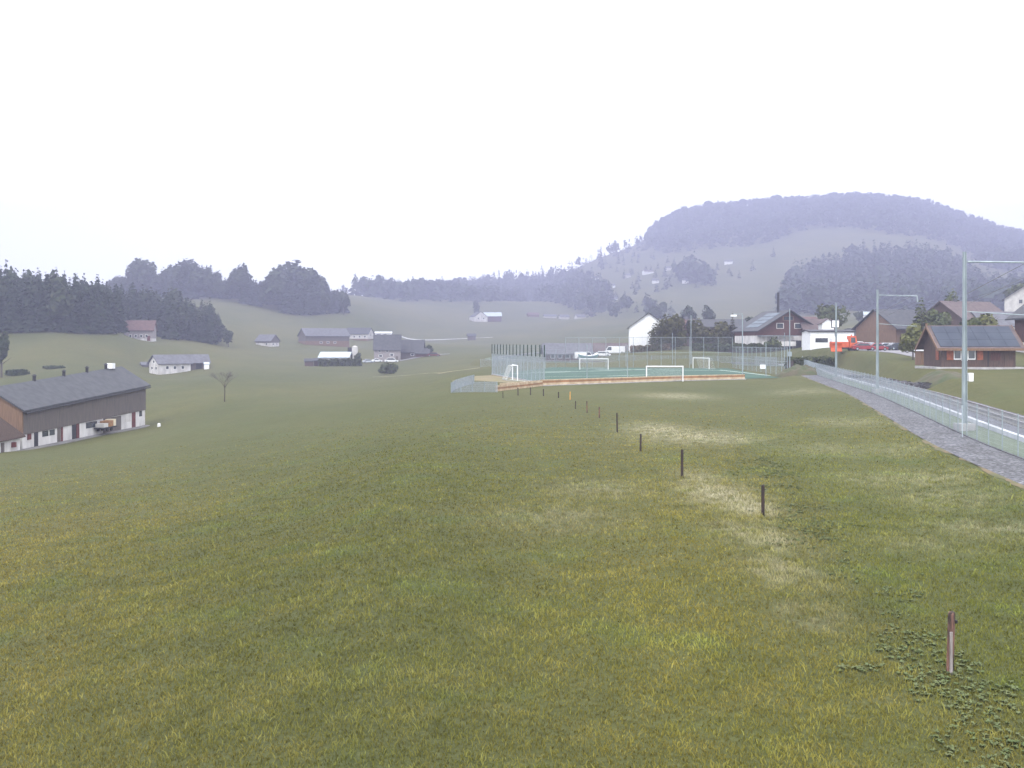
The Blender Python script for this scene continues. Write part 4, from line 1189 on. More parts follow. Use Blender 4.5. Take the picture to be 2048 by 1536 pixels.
# --- long barn, lower left: corners measured on the photo, walls level with the slope
def long_barn():
    NB = P(45, 898, 105); FB = P(290, 850, 135)          # foot of the long wall, near and far end
    base = (NB + FB)/2; dx = FB - NB; Lw = dx.length
    root = empty('long_barn', NB); tag(root, 'long barn with dark slate roof, grey boarded wall and white base at the left edge', 'barn')
    ax = Vector((dx.x, dx.y, 0)).normalized(); nr = Vector((-ax.y, ax.x, 0))    # nr: away from the camera side (to the left)
    if nr.x > 0: nr = -nr
    Wd = 7.2
    def q(t, n_, z): return ax*(Lw*t) + nr*n_ + Vector((0,0,z))      # local to NB
    zb0, zb1 = 0.0, (FB-NB).z
    ze0, ze1 = P(45,818,105).z-NB.z, P(290,768,135).z-NB.z           # eaves
    zm0, zm1 = zb0+1.55, zb1+2.15
    zr0, zr1 = P(-12,779,105).z-NB.z, P(237,735,136).z-NB.z
    def hexa(a, m, name, par, mt):
        MB().add(a+m, [(0,1,2,3),(7,6,5,4),(0,4,5,1),(1,5,6,2),(2,6,7,3),(3,7,4,0)]).build(name, M[mt], par)
    # white base
    hexa([q(0,0,-1.5),q(1,0,-1.5+zb1),q(1,Wd,-1.5+zb1),q(0,Wd,-1.5)], [q(0,0,zm0),q(1,0,zm1),q(1,Wd,zm1),q(0,Wd,zm0)], 'base_wall', root, 'white')
    hexa([q(0,-.12,zm0),q(1,-.12,zm1),q(1,Wd,zm1),q(0,Wd,zm0)], [q(0,-.12,ze0),q(1,-.12,ze1),q(1,Wd,ze1),q(0,Wd,ze0)], 'wall', root, 'woodgrey')
    # gable triangles
    for t, ze, zr, nm in ((0,ze0,zr0,'near'),(1,ze1,zr1,'far')):
        s = -.006 if t == 0 else .0
        a = [q(t+s,-.1,ze-3.0 if t == 0 else ze-.01), q(t+s,Wd,ze-3.0 if t == 0 else ze-.01), q(t+s,Wd,ze), q(t+s,Wd/2,zr), q(t+s,-.1,ze)]
        b = [v + ax*(.16 if t == 0 else -.16) for v in a]
        MB().add(a+b, [(0,1,2,3,4),(9,8,7,6,5),(0,5,6,1),(1,6,7,2),(2,7,8,3),(3,8,9,4),(4,9,5,0)]).build('gable', M['woodtan' if t == 0 else 'woodgrey'], root)
    # roof
    th = Vector((0,0,.2))
    rm_ = MB()
    for s in (0, 1):
        n0 = -.55 if s == 0 else Wd+.55
        k = .55/(Wd/2)
        e0 = q(-.018, n0, ze0-(zr0-ze0)*k); e1 = q(1.02, n0, ze1-(zr1-ze1)*k); r1 = q(1.012, Wd/2, zr1); r0 = q(-.018, Wd/2, zr0)
        rm_.add([e0,e1,r1,r0,e0+th,e1+th,r1+th,r0+th], [(0,1,2,3),(4,5,6,7),(0,4,5,1),(1,5,6,2),(2,6,7,3),(3,7,4,0)])
    rf = rm_.build('roof', M['roofslate'], root)
    for t in (.28, .50, .69, .86):
        p = q(t, Wd/2, zr0+(zr1-zr0)*t)
        m = MB(); m.tube(p-Vector((0,0,.2)), p+Vector((0,0,.75)), .20, n=8); m.tube(p+Vector((0,0,.75)), p+Vector((0,0,.95)), .34, .1, 8)
        m.build('vent', M['dark'], rf)
    p = q(.90, Wd/2, zr0+(zr1-zr0)*.9)
    MB().box(p.x-.5,p.x+.5,p.y-.5,p.y+.5,p.z+.1,p.z+.85).build('chimney', M['whitepaint'], rf)
    # gutter
    MB().tube(q(-.01,-.62,ze0-.45), q(1.015,-.62,ze1-.5), .09, n=6).build('gutter', M['dark'], rf)
    # openings in the base, by t along the wall
    def opening(t0, t1, z0, z1, mt, nm):
        zz = lambda t, f: (zb0+(zb1-zb0)*t) + f
        a = [q(t0,-.05,zz(t0,z0)),q(t1,-.05,zz(t1,z0)),q(t1,-.05,zz(t1,z1)),q(t0,-.05,zz(t0,z1))]
        b = [v + nr*.1 for v in a]
        return MB().add(a+b, [(0,1,2,3),(7,6,5,4),(0,4,5,1),(1,5,6,2),(2,6,7,3),(3,7,4,0)]).build(nm, M[mt], root)
    for (t0,t1,z0,z1,mt,nm) in [(.03,.055,.9,1.55,'doorred','window'),(.075,.10,-.1,1.75,'dark','door'),(.13,.17,.95,1.6,'glass','window'),(.18,.215,.95,1.6,'glass','window'),
                             (.235,.258,-.1,1.8,'woodgrey','door'),(.262,.275,-.1,1.8,'doorred','door'),(.345,.375,-.1,1.9,'dark','door'),(.378,.40,-.1,1.9,'doorred','door'),
                             (.455,.545,1.0,1.75,'glass','window'),(.60,.76,.0,1.9,'woodgrey','gate'),(.80,.85,.9,1.8,'offwhite','window'),(.865,.90,-.1,2.1,'doorred','door'),(.94,.965,1.35,2.1,'glass','window')]:
        opening(t0, t1, z0, z1, mt, nm)
    # lean-to in front of the near gable
    zl = P(45,878,104).z - NB.z
    ln = empty('lean_to_shed', NB + q(-.04,0,0)); tag(ln, 'dark brown lean-to roof over a white wall against the near gable of the long barn', 'shed')
    b0 = P(-60, 912, 96) - ln.location; b1 = Vector((0.3,.2,0))
    dd = Vector((b1.x-b0.x, b1.y-b0.y, 0)).normalized(); bk = Vector((-dd.y, dd.x, 0)) * 3.0
    def hx(lo, hi, nm, mt): return MB().add(lo+hi, [(0,1,2,3),(7,6,5,4),(0,4,5,1),(1,5,6,2),(2,6,7,3),(3,7,4,0)]).build(nm, M[mt], ln)
    b0.z = 0
    U = lambda v, z: Vector((v.x, v.y, z))
    hx([U(b0,-1.6),U(b1,-1.5),U(b1+bk,-1.5),U(b0+bk,-1.6)], [U(b0,1.15),U(b1,1.35),U(b1+bk,1.4),U(b0+bk,1.4)], 'wall', 'white')
    e = -bk*.12
    hx([U(b0+e,1.15),U(b1+e+dd*.5,1.38),U(b1+bk+dd*.1,1.6),U(b0+bk,8.4)], [U(b0+e,1.3),U(b1+e+dd*.5,1.52),U(b1+bk+dd*.1,1.75),U(b0+bk,8.55)], 'roof', 'woodbrown')
    pp = b0.lerp(b1, .83); MB().box(pp.x-.35,pp.x+.35,pp.y-.12,pp.y+.3,.45,1.0).build('window', M['doorred'], ln)
    pp = b0.lerp(b1, .62); MB().box(pp.x-.12,pp.x+.12,pp.y-.13,pp.y+.3,-.4,1.1).build('door', M['woodgrey'], ln)
    # heap / trailer in front of the barn
    c = P(211, 862, 122); 
    tr = empty('farm_trailer', Vector((c.x, c.y, c.z))); tr.rotation_euler = (0,0,math.atan2(ax.y, ax.x)); tr.scale = (.8,.8,.75); tag(tr, 'low farm trailer loaded with orange and cream goods before the white barn base', 'trailer')
    MB().box(-2.2,2.2,-.8,.8,.55,.75).build('bed', M['dark'], tr)
    for s in (-1,1):
        for u in (-.9,.4):
            MB().tube((u,s*.85,.32),(u,s*.65,.32),.32,n=14).build('wheel', M['rubber'], tr)
    MB().box(-1.9,-.5,-.7,.7,.76,1.4).build('load', M['offwhite'], tr)
    MB().box(-.4,1.2,-.72,.7,.76,1.75).build('load', M['boardorange'], tr)
    MB().box(1.3,2.1,-.7,.7,.76,1.9).build('load', M['cream'], tr)
    # pale paved strip at the wall foot
    pa = MB().add([q(-.05,-.1,.02),q(1.01,-.1,zb1+.02),q(1.01,-1.0,zb1-.08),q(-.05,-1.0,-.08),q(-.05,-.1,-.8),q(1.01,-.1,zb1-.8),q(1.01,-1.0,zb1-.8),q(-.05,-1.0,-.8)], [(0,1,2,3),(7,6,5,4),(0,4,5,1),(1,5,6,2),(2,6,7,3),(3,7,4,0)]).build('barn_pavement', M['paving'])
    pa.location = NB; tag(pa, kind='structure')
long_barn()

# --- left valley
house('farmhouse', 'small white farmhouse with light gable and grey roof on the slope above the barn', 340, 744, 300, 46, 10.5, 6.5, 2.9, 2.4, 'white', 'roofgrey', wins=[('L',-1.6,.8,1,1),('L',1.2,.8,1,1),('L',0,2.9,1,.9),('F',-2.5,.9,1,1.1),('F',0,.9,1,1.1),('F',2.6,.9,1,1.1)])
house('barn', 'dark barn with grey roof joined right behind the small white farmhouse', 386, 738, 306, 30, 8.5, 6, 2.3, 2.2, 'woodgrey', 'roofgrey', doors=[('F',1.2,1.8,2,'dark')])
house('shed', 'tiny pale shed at the right end of the small white farm', 413, 737, 303, 20, 1.5, 3, 1.3, .5, 'whitepaint', 'roofpale', ov=.1, gov=.1)
house('shed', 'small dark hut left of the small white farmhouse', 292, 736, 312, 30, 3.2, 2.6, 1.0, .8, 'woodgrey', 'roofgrey', ov=.2, gov=.2, cat='hut')
house('farmhouse', 'reddish-roofed farmhouse at the edge of the near wood', 281, 682, 378, 12, 10.5, 9, 4.4, 3.6, 'shingle', 'roofred', low=('white',1.0), wins=[('F',-3,1.4,1,1.1),('F',-1,1.4,1,1.1),('F',1,1.4,1,1.1),('F',3,1.4,1,1.1),('L',-1,1.4,1,1.1)], doors=[('F',3.8,1.2,2,'doorred')])
house('farmhouse', 'small grey-roofed house with white base in the middle of the far meadow', 535, 692, 480, -22, 9, 7, 2.7, 2.9, 'woodgrey', 'roofgrey', low=('white',1.6), wins=[('R',-1.5,.5,1,1),('R',1.5,.5,1,1),('F',2,.5,1.2,1)])
house('barn', 'long dark barn with pale grey roof and reddish lower wall', 648, 689, 520, 34, 25, 11, 4.8, 3.9, 'woodgrey', 'roofgrey', low=('woodtan',1.9), wins=[('F',-4,.6,1.5,1),('F',0,.6,1.5,1),('F',4,.6,1.5,1)])
house('farmhouse', 'white-walled house with dark roof behind the long dark barn', 719, 682, 600, -12, 15, 10, 4.6, 3.6, 'offwhite', 'roofslate', wins=[('F',-5,2,1.5,1.4),('F',-1.5,2,1.5,1.4),('F',2,2,1.5,1.4),('F',5.5,2,1.5,1.4),('R',0,3,1.4,1.4)], low=('woodtan',1.4))
house('garage', 'white flat-roofed outbuilding with dark openings right of the white-walled house', 767, 674, 612, 4, 10.5, 6, 2.6, .6, 'whitepaint', 'whitepaint', ov=.3, gov=.3, wins=[('F',-2.8,.3,3,1.8),('F',1.2,.3,2.4,1.8)], cat='outbuilding')
# big farmhouse
r, rf = house('farmhouse', 'tall grey shingled farmhouse with steep dark roof in the valley centre', 775, 722, 380, 6, 10.4, 9, 4.8, 5.6, 'shingle', 'roofslate', ov=.5, gov=.4, wins=[('F',-2.6,1.6,1.5,1.0),('F',1.8,2.0,1.5,1.0),('F',-3,3.6,1,.8),('F',0,3.6,1,.8)], doors=[('F',3.8,1,2,'woodgrey')])
house('barn', 'dark stable wing sloping down on the right of the tall farmhouse', 822, 716, 386, 0, 10, 8, 3.0, 4.2, 'woodgrey', 'roofslate', wins=[('F',1,1,1.4,.9)], ov=.8)
house('shed', 'low dark lean-to at the right end of the stable wing', 846, 714, 384, 0, 5, 6, 1.6, 1.8, 'woodred', 'roofslate')
house('shed', 'long low shed with light teal sheet roof behind the valley hedge', 672, 729, 354, -2, 10.5, 7, 2.9, 1.6, 'offwhite', 'roofpale', ov=.8)
house('shed', 'small dark hut at the left end of the valley hedge', 618, 731, 342, 10, 3.0, 3, 1.5, .8, 'woodbrown', 'roofslate', ov=.2, gov=.2, cat='hut')
house('shed', 'second small dark hut between the hedge and the leftmost hut', 635, 731, 345, 10, 2.6, 3, 1.7, .8, 'woodbrown', 'roofslate', ov=.2, gov=.2, cat='hut')
def silo():
    x = (706-1024)/F*356; root = empty('silo', (x, 356, z_at(727,356))); tag(root, 'pale round silo with dark companion tube behind the valley hedge', 'silo')
    m = MB(); m.tube((.7,0,-2),(.7,0,6.2),1.15,n=16); m.tube((.7,0,6.2),(.7,0,6.7),1.15,.3,16); m.build('tank', M['offwhite'], root, smooth=False)
    m = MB(); m.tube((-1.2,.3,-2),(-1.2,.3,6.0),.85,n=14); m.build('tank', M['dark'], root)
silo()
def hedge(name, a, b, w_, h, label, m='hedge', n=1600, s=.22):
    A_ = Vector(a); B_ = Vector(b); L = (B_-A_).length; d = (B_-A_).normalized(); nn = Vector((-d.y, d.x, 0))
    t = rng.random(n); k = rng.random(n)
    face = rng.integers(0, 3, n)
    hh = h*(1+.08*np.sin(t*L*1.3)+.05*np.sin(t*L*3.1))
    off = np.where(face == 0, -w_/2, np.where(face == 1, w_/2, (k-.5)*w_)) + rng.normal(0,.06*w_,n)
    zz = np.where(face == 2, hh, k*hh) + rng.normal(0,.05*h,n)
    p = np.array([A_[:]]) + np.outer(t*L, np.array(d[:])) + np.outer(off, np.array(nn[:])); p[:,2] += zz
    aa = unit(rng.normal(0,1,(n,3))); bb = unit(np.cross(aa, rng.normal(0,1,(n,3))))
    sz = s*(.6+.7*rng.random(n))
    v, f = cards(p-np.array(A_[:]), aa*sz[:,None], bb*sz[:,None])
    root = empty(name, A_); tag(root, label, 'hedge')
    mesh_np('foliage', v, f, M[m], root)
    MB().bar((0,0,-.5), B_-A_+Vector((0,0,-.5)), w_*.7, h*.85+.5).build('branches', M['trunk'], root)
hedge('hedge', P(638,733,342), P(722,731,348), 2.0, 2.1, 'long brown-green hedge in front of the teal-roofed shed', n=2600, s=.32)
house('farmhouse', 'white gabled house of the far farm on the central meadow', 957, 642, 1000, -65, 13, 15, 4.5, 5.0, 'white', 'roofslate', wins=[('R',-3,1.5,1.6,2),('R',3,1.5,1.6,2)])
house('barn', 'red-walled barn with pale roof beside the far white gabled house', 985, 641, 1006, 5, 18, 11, 4.6, 3.8, 'woodred', 'roofpale')
house('shed', 'lone dark field hut by the pale far road', 943, 678, 690, 8, 5.5, 4.5, 2.4, 1.4, 'woodgrey', 'roofslate', cat='hut')
house('farmhouse', 'faint pinkish farmhouse before the middle woodland', 1066, 636, 1060, 10, 12, 8, 3.4, 2.5, 'woodtan', 'roofred', group='faint buildings under the woodland')
for i, (px, py, D, L) in enumerate([(1100,637,1050,14),(1128,638,1040,10),(1160,638,1030,10)]):
    house('farmhouse', ['pale low house left in the row under the woodland', 'pale low house in the middle of the row under the woodland', 'pale low house right in the row under the woodland'][i], px, py, D, 5+8*i, L, 7, 2.6, 2.2, 'offwhite', 'roofgrey', group='faint buildings under the woodland')
# long farmhouse behind the pitch
house('farmhouse', 'long low farmhouse with broad grey roof and white window bays behind the pitch', 1133, 718, 300, 3, 14.5, 10, 1.9, 2.9, 'woodred', 'roofgrey', ov=.9, wins=[('F',-4.8,.3,1.4,1.2,'white'),('F',-2.6,.3,1.4,1.2,'white'),('F',-.2,.3,1.4,1.2,'white'),('F',2.2,.3,1.4,1.2,'white')])
house('barn', 'brown-roofed barn joined to the right of the long low farmhouse', 1213, 716, 304, 3, 14, 9, 2.0, 2.6, 'woodbrown', 'roofbrown', ov=.7, doors=[('F',-3,2.4,1.8,'woodtan')])

# hillside houses
HL = [(1457,524,1330,14,'white house high on the open slope of the big hill'),(1190,540,1500,14,'topmost pale house left of the lone skyline spruce'),(1224,566,1320,12,'small white house below the lone skyline spruce'),
      (1226,588,1150,14,'long white house lowest in the hamlet on the slope'),(1296,554,1400,22,'widest white house in the middle of the hillside hamlet'),(1337,553,1400,11,'small pinkish house right in the hillside hamlet'),
      (1311,570,1250,12,'grey-white house just below the widest hamlet house'),(1371,578,1200,11,'lone pale house on the meadow under the dark tree clump'),(1255,560,1400,10,'dim house between the spruce and the hamlet')]
for i, (px, py, D, L, lb) in enumerate(HL):
    x = (px-1024)/F*D; z = gz(x, D); pyg = HY + (CZ-z)*F/D
    house('farmhouse', lb, px, pyg, D, (i*37) % 50 - 25, L*.72, 7, 3.6, 2.4, 'whitepaint' if i not in (5,8) else 'offwhite', 'roofgrey' if i != 4 else 'roofbrown', group='houses scattered on the hillside')
house('farmhouse', 'far white house above the flat grey shed', 1731, 638, 600, 10, 7, 6, 2.6, 1.8, 'whitepaint', 'roofpale', group='houses beyond the village')

# --- village right
house('house', 'house with big plain white gable wall partly hidden by trees', 1296, 697, 262, 84, 12, 10.4, 5.8, 3.7, 'whitepaint', 'roofslate', ov=.6, gov=.5, wins=[])
house('house', 'long grey-roofed house behind the dark trees', 1433, 696, 268, 2, 15, 9, 5.9, 2.0, 'woodbrown', 'roofslate', ov=.5)
house('house', 'reddish-brick house glimpsed over the treetops with orange gable', 1362, 696, 275, 5, 7.5, 7, 6.2, 2.0, 'woodtan', 'roofred', chim=[(1.5,0,.9,.9)])
# chalet
r, rf = house('chalet', 'large dark timber chalet with broad gable, white balcony front and tall black flue', 1553, 700, 240, 102, 12, 17.0, 4.7, 5.0, 'woodred', 'roofslate', ov=.3, gov=1.4, low=('white',3.6),
      wins=[('L',-2.6,5.3,2.0,1.4,'offwhite'),('L',2.2,5.3,2.0,1.4,'offwhite'),('L',0,7.3,3.0,1.1,'woodtan'),('L',-5.6,1.3,2.0,1.3,'woodbrown')])
# (L gable faces the camera after the 90 degree turn; local -y is to the right)
MB().tube((-2.2,.7,6.5),(-2.2,.7,14.4),.3,n=10).build('flue', M['dark'], rf)
MB().tube((-1.7,.2,6.5),(-1.7,.2,14.4),.04,n=6).build('antenna', M['galv'], rf)
M['roofpanel'] = mat('grey_roof_panels', (.13,.155,.18), (.09,.11,.13), .8, rough=.6)
for k in range(4):
    y0 = 1.2 + k*1.6; z0 = 9.7 + .26 - y0*.588; y1 = y0+1.35; z1 = 9.7+.26 - y1*.588
    MB().add([(-4.5,y0,z0+.06),(2.5,y0,z0+.06),(2.5,y1,z1+.06),(-4.5,y1,z1+.06),(-4.5,y0,z0),(2.5,y0,z0),(2.5,y1,z1),(-4.5,y1,z1)], [(0,1,2,3),(7,6,5,4),(0,4,5,1),(1,5,6,2),(2,6,7,3),(3,7,4,0)]).build('roof_panel', M['roofpanel'], rf)
bal = MB().box(-8.0,-6.1,-1.0,8.0,1.0,1.2).box(-8.0,-7.9,-1.0,8.0,1.2,2.15).build('balcony', M['white'], r)
MB().box(-8.05,-6.1,-1.2,8.2,3.45,3.6).build('balcony_roof', M['galv'], r)
for y in np.arange(-.8, 8.1, 1.1):
    MB().box(-7.98,-7.9,y-.04,y+.04,2.15,3.45).build('balcony_post', M['white'], bal)
MB().box(-6.12,-6.02,.2,7.6,1.3,3.4).build('glazing', M['offwhite'], r)
MB().box(-6.14,-6.04,-1.0,8.0,-.4,.95).build('dark_base', M['dark'], r)
for (y, w_) in ((-.6,1.1),(-2.4,2.2)):
    MB().box(-6.13,-6.03,y-w_/2,y+w_/2,.6,2.4).build('door', M['dark'], r)
MB().box(-6.12,-6.02,-6.5,-4.7,1.2,2.7).build('shutter', M['dark'], r)
house('house', 'cream house glimpsed behind the right roof slope of the chalet', 1608, 690, 262, 4, 5.6, 6, 6.2, 1.4, 'cream', 'roofred', wins=[('F',-.6,4.3,1,1.1),('F',1.2,4.3,1,1.1)])
# white low building, sign
r, rf = house('workshop', 'low flat white building with dark openings right of the chalet', 1655, 693, 206, -3, 9.2, 7, 3.1, .35, 'whitepaint', 'dark', ov=.3, gov=.3, wins=[('F',-2.2,.9,2.6,.9,'dark'),('F',1.3,.9,2.2,.9,'dark')], cat='building')
house('house', 'small white gabled house under the big round tree', 1652, 690, 222, 80, 6, 2.6, 5.0, 1.0, 'whitepaint', 'roofbrown', ov=.3, gov=.2)
house('house', 'brown-roofed house between the chalet and the big round tree', 1630, 690, 236, 0, 7, 6, 4.0, 2.2, 'woodbrown', 'roofbrown')
x_ = (1671-1024)/F*190; z_ = gz(x_, 190)
sg = empty('square_sign', (x_, 190, z_)); tag(sg, 'square white illuminated-looking blank sign on dark pole above the white building', 'sign')
MB().tube((0,.2,-.3),(0,.2,8.0-z_+.5),.09,n=8).build('pole', M['dark'], sg)
MB().box(-.65,.65,-.08,.08,8.35-z_,9.7-z_).build('panel', M['whitepaint'], sg)
MB().box(-.8,.8,.08,.22,8.2-z_,9.85-z_).build('frame', M['dark'], sg)
# dark barn and shed behind the car park
house('barn', 'big dark-roofed barn with red-brown boarded wall behind the car park', 1800, 698, 222, 21, 14.5, 13, 5.0, 4.0, 'woodtan', 'roofslate', ov=1.0, wins=[('F',-3,.5,1.2,2,'woodbrown'),('F',-.5,.5,1.2,2,'woodbrown')])
house('shed', 'flat-roofed grey shed left of the big dark barn', 1722, 693, 240, 0, 6.2, 6, 4.2, .2, 'roofgrey', 'roofslate', ov=.1, gov=.1)
# hut with solar roof
def solar_hut():
    D = 114
    HL_, HW = 8.5, 5.4
    r, rf = house('wooden_hut', 'brown wooden hut with blue solar roof, orange shutters and white window', 1937, 735, D, -3, HL_, HW, 2.75, 2.15, 'woodbrown', 'roofbrown', ov=.75, gov=.75, roofth=.14, cat='hut',
        wins=[('F',-2.4,1.0,.85,1.15),('F',-.78,1.0,.85,1.15)],
        shut=[('F',-3.25,.95,.75,1.3,'shutter'),('F',.18,.95,.68,1.3,'shutter'),('L',-1.6,.95,.8,1.5,'shutter'),('F',1.95,.9,1.1,.95,'woodred')],
        doors=[('F',3.4,.9,2.0,'woodbrown')])
    MB().box(*put('F',HL_,HW,-1.6,.85,.66,1.45,.02,.1)).build('notice_board', M['whitepaint'], r)
    sl = 2.15/(HW/2)
    def rp(y, lift): return 2.76 + 2.15 + .16 + y*sl + lift
    pn = MB()
    nx, ny = 6, 3
    for i in range(nx):
        for j in range(ny):
            x0 = -4.55 + i*1.525; x1 = x0+1.50; ya = -.25 - j*1.0; yb = ya-.975
            pn.add([(x0,ya,rp(ya,.07)),(x1,ya,rp(ya,.07)),(x1,yb,rp(yb,.07)),(x0,yb,rp(yb,.07)),(x0,ya,rp(ya,.01)),(x1,ya,rp(ya,.01)),(x1,yb,rp(yb,.01)),(x0,yb,rp(yb,.01))],
                   [(0,1,2,3),(7,6,5,4),(0,4,5,1),(1,5,6,2),(2,6,7,3),(3,7,4,0)])
    pn.build('solar_panels', M['solar'], rf)
    # tan barge boards and eave board
    for sx in (-1, 1):
        b = MB()
        for sy in (-1, 1):
            x = sx*(HL_/2+.75)
            e = (sy*(HW/2+.8), 2.76-.8*sl); t = (0, 4.92)
            b.prism([(e[0],e[1]-.18),(t[0],t[1]-.18),(t[0],t[1]+.2),(e[0],e[1]+.2)], 'x', x-.04*(sx < 0)*1, x+.06)
        b.build('barge_board', M['woodtan'], rf)
    MB().box(-HL_/2-.75,HL_/2+.75,-HW/2-.9,-HW/2-.8,2.76-.75*sl-.12,2.76-.75*sl+.16).build('eave_board', M['woodtan'], rf)
    MB().box(-HL_/2-.9,HL_/2+.9,-HW/2-.9,HW/2+.5,-.45,.12).build('plinth', M['concrete'], r)
    # finial / lamp at the left ridge end
    MB().tube((-HL_/2-.7,0,4.9),(-HL_/2-.7,0,5.3),.12,.14,8).build('finial', M['woodtan'], rf)
    MB().tube((1.1,-HW/2-.05,0),(1.1,-HW/2-.05,2.7),.05,n=6).build('downpipe', M['dark'], r)
solar_hut()
house('house', 'wide brown-roofed building behind the hut and the nearest mast', 1930, 690, 205, 24, 14, 12, 5.2, 4.0, 'woodbrown', 'roofbrown', ov=.8, chim=[(-3,0,.6,.6)])
house('house', 'grey-roofed lower building right of the wide brown roof', 1990, 690, 200, 2, 9, 9, 4.0, 2.8, 'offwhite', 'roofgrey', ov=.5)
house('house', 'pale chalet with shingled gable on the rise at the right edge', 2052, 627, 325, 62, 10, 13, 5.0, 4.4, 'offwhite', 'roofslate', ov=.8, gov=.8, wins=[('L',1.6,3.2,1.3,1.5,'offwhite'),('L',-1.8,3.2,1.3,1.5,'offwhite')])
house('chalet', 'dark red-brown chalet with wide eaves cut by the right edge', 2098, 712, 138, 80, 9, 6.2, 6.2, 2.6, 'woodred', 'roofslate', ov=1.1, gov=1.2, low=('offwhite',2.0), wins=[('L',1.8,2.7,.8,1.3),('L',-.3,2.7,.8,1.3)])
def booth():
    x = (1849-1024)/F*124; z = gz(x,124); r = empty('ticket_booth', (x,124,z)); tag(r, 'small booth with white frame and reddish side left of the hut', 'booth')
    MB().box(-.9,.9,-.8,.8,-.3,1.75).build('body', M['woodtan'], r)
    MB().box(-.25,1.1,-.95,-.82,-.1,1.5).build('front_panel', M['whitepaint'], r)
    MB().box(.0,.85,-1.0,-.94,.5,1.1).build('window', M['glass'], r)
    MB().box(-1.0,1.15,-1.1,.9,1.75,1.9).build('roof', M['whitepaint'], r)
booth()

# --- car park, road and banks on the right
def sheet(name, pts, m, dz=.05, kind='structure', label=None, sub=8):
    """ground-hugging strip: list of (px,D) pairs left edge / right edge"""
    Lp, Rp = pts
    n = 40; k = 8
    def interp(pl, t):
        i = min(int(t*(len(pl)-1)), len(pl)-2); f = t*(len(pl)-1)-i
        return tuple(a+(b-a)*f for a, b in zip(pl[i], pl[i+1]))
    Vv = []
    for i in range(n+1):
        a = interp(Lp, i/n); b = interp(Rp, i/n)
        for j in range(k+1):
            t = j/k; Vv.append((a[0]+(b[0]-a[0])*t, a[1]+(b[1]-a[1])*t))
    Vv = np.array(Vv); zz = terrain(Vv[:,0], Vv[:,1])+dz
    idx = np.arange((n+1)*(k+1)).reshape(n+1, k+1)
    f = np.stack([idx[:-1,:-1], idx[:-1,1:], idx[1:,1:], idx[1:,:-1]], -1).reshape(-1,4)
    o = mesh_np(name, np.column_stack([Vv, zz]), f, m)
    tag(o, label, kind=kind); return o
def w(px, D): return ((px-1024)/F*D, D)
M['asphalt'] = mat('pale_grey_tarmac', (.24,.225,.23), (.17,.165,.17), .5)
sheet('car_park', ([w(1705,181),w(1745,174),w(1800,152),w(1865,128)], [w(1705,208),w(1740,200),w(1800,190),w(1900,160)]), M['asphalt'], .07)
M['farroad'] = mat('far_road_pale', (.5,.5,.5), (.42,.42,.42), .5)
sheet('far_road', ([w(800,724),w(850,722),w(915,721),w(985,716)], [w(800,731),w(850,729),w(915,728),w(985,723)]), M['farroad'], .35)
sheet('farm_track', ([w(800,366),w(850,380),w(900,392)], [w(800,373),w(850,392),w(900,402)]), M['asphalt'], .2)
M['earth'] = mat('bare_brown_earth', (.15,.10,.055), (.10,.085,.04), .4, bump=.3)
M['earthlight'] = mat('dry_tan_grass', (.22,.17,.09), (.15,.14,.065), .3, bump=.2)
sheet('bare_bank', ([w(905,140),w(950,134),w(985,128),w(1060,120)], [w(905,146),w(950,150),w(985,154),w(1085,124)]), M['earthlight'], .03)
sheet('terrace_edge', ([w(745,262),w(850,226),w(880,205),w(960,222)], [w(745,266),w(850,232),w(880,211),w(960,228)]), M['earthlight'], .06)

# dry stone bank and mounds
def rocks(name, pts, n, s, label, m='stone', cat='rocks', kind='stuff'):
    mb = MB(); rr = random.Random(5)
    for i in range(n):
        t = rr.random()*(len(pts)-1); k = int(t); f = t-k
        a, b = pts[k], pts[min(k+1, len(pts)-1)]
        x = a[0]+(b[0]-a[0])*f + rr.gauss(0,.35); y = a[1]+(b[1]-a[1])*f + rr.gauss(0,.7); z = gz(x, y)
        r = s*(.5+rr.random())
        vs = []
        for q in range(8):
            d = Vector(((q&1)*2-1, (q>>1&1)*2-1, (q>>2)*2-1))
            vs.append(Vector((x,y,z+r*.25)) + Vector((d.x*r*rr.uniform(.5,1), d.y*r*rr.uniform(.5,1), d.z*r*rr.uniform(.35,.75))))
        mb.add(vs, [(0,1,3,2),(4,6,7,5),(0,4,5,1),(1,5,7,3),(3,7,6,2),(2,6,4,0)])
    tag(mb.build(name, M[m]), label, cat, kind=kind)
rocks('stone_bank', [w(1712,128),w(1760,119),w(1800,108),w(1850,100)], 260, .42, 'dark rubble stone bank between the railway and the car park')
def mound(px, D, rx, ry, h, m, label, name):
    x0 = (px-1024)/F*D; n = 22; Vv = []; 
    for i in range(n+1):
        for j in range(n+1):
            u = i/n*2-1; v = j/n*2-1; x = x0+u*rx; y = D+v*ry
            k = max(0, 1-(u*u+v*v))
            Vv.append((x, y, gz(x,y) - .15 + h*k**.8*(1+.25*math.sin(x*3.1)*math.sin(y*2.3)) + (.15 if k > 0 else 0)*min(1,k*4)))
    idx = np.arange((n+1)**2).reshape(n+1,n+1)
    f = np.stack([idx[:-1,:-1], idx[1:,:-1], idx[1:,1:], idx[:-1,1:]], -1).reshape(-1,4)
    tag(mesh_np(name, Vv, f, M[m], smooth=True), label, None, kind='structure')
M['mound'] = mat('grassy_earth_mound', (.05,.065,.024), (.085,.07,.04), .7, bump=.4)
mound(1600, 146, 3.8, 5, 1.35, 'mound', 'grassy mound', 'earth_mound')
M['bankgrass'] = mat('rough_bank_grass', (.075,.08,.03), (.13,.11,.055), .8, bump=.4)
mound(1866, 103, 3.2, 5, .45, 'mound', 'brown bank', 'brown_bank')
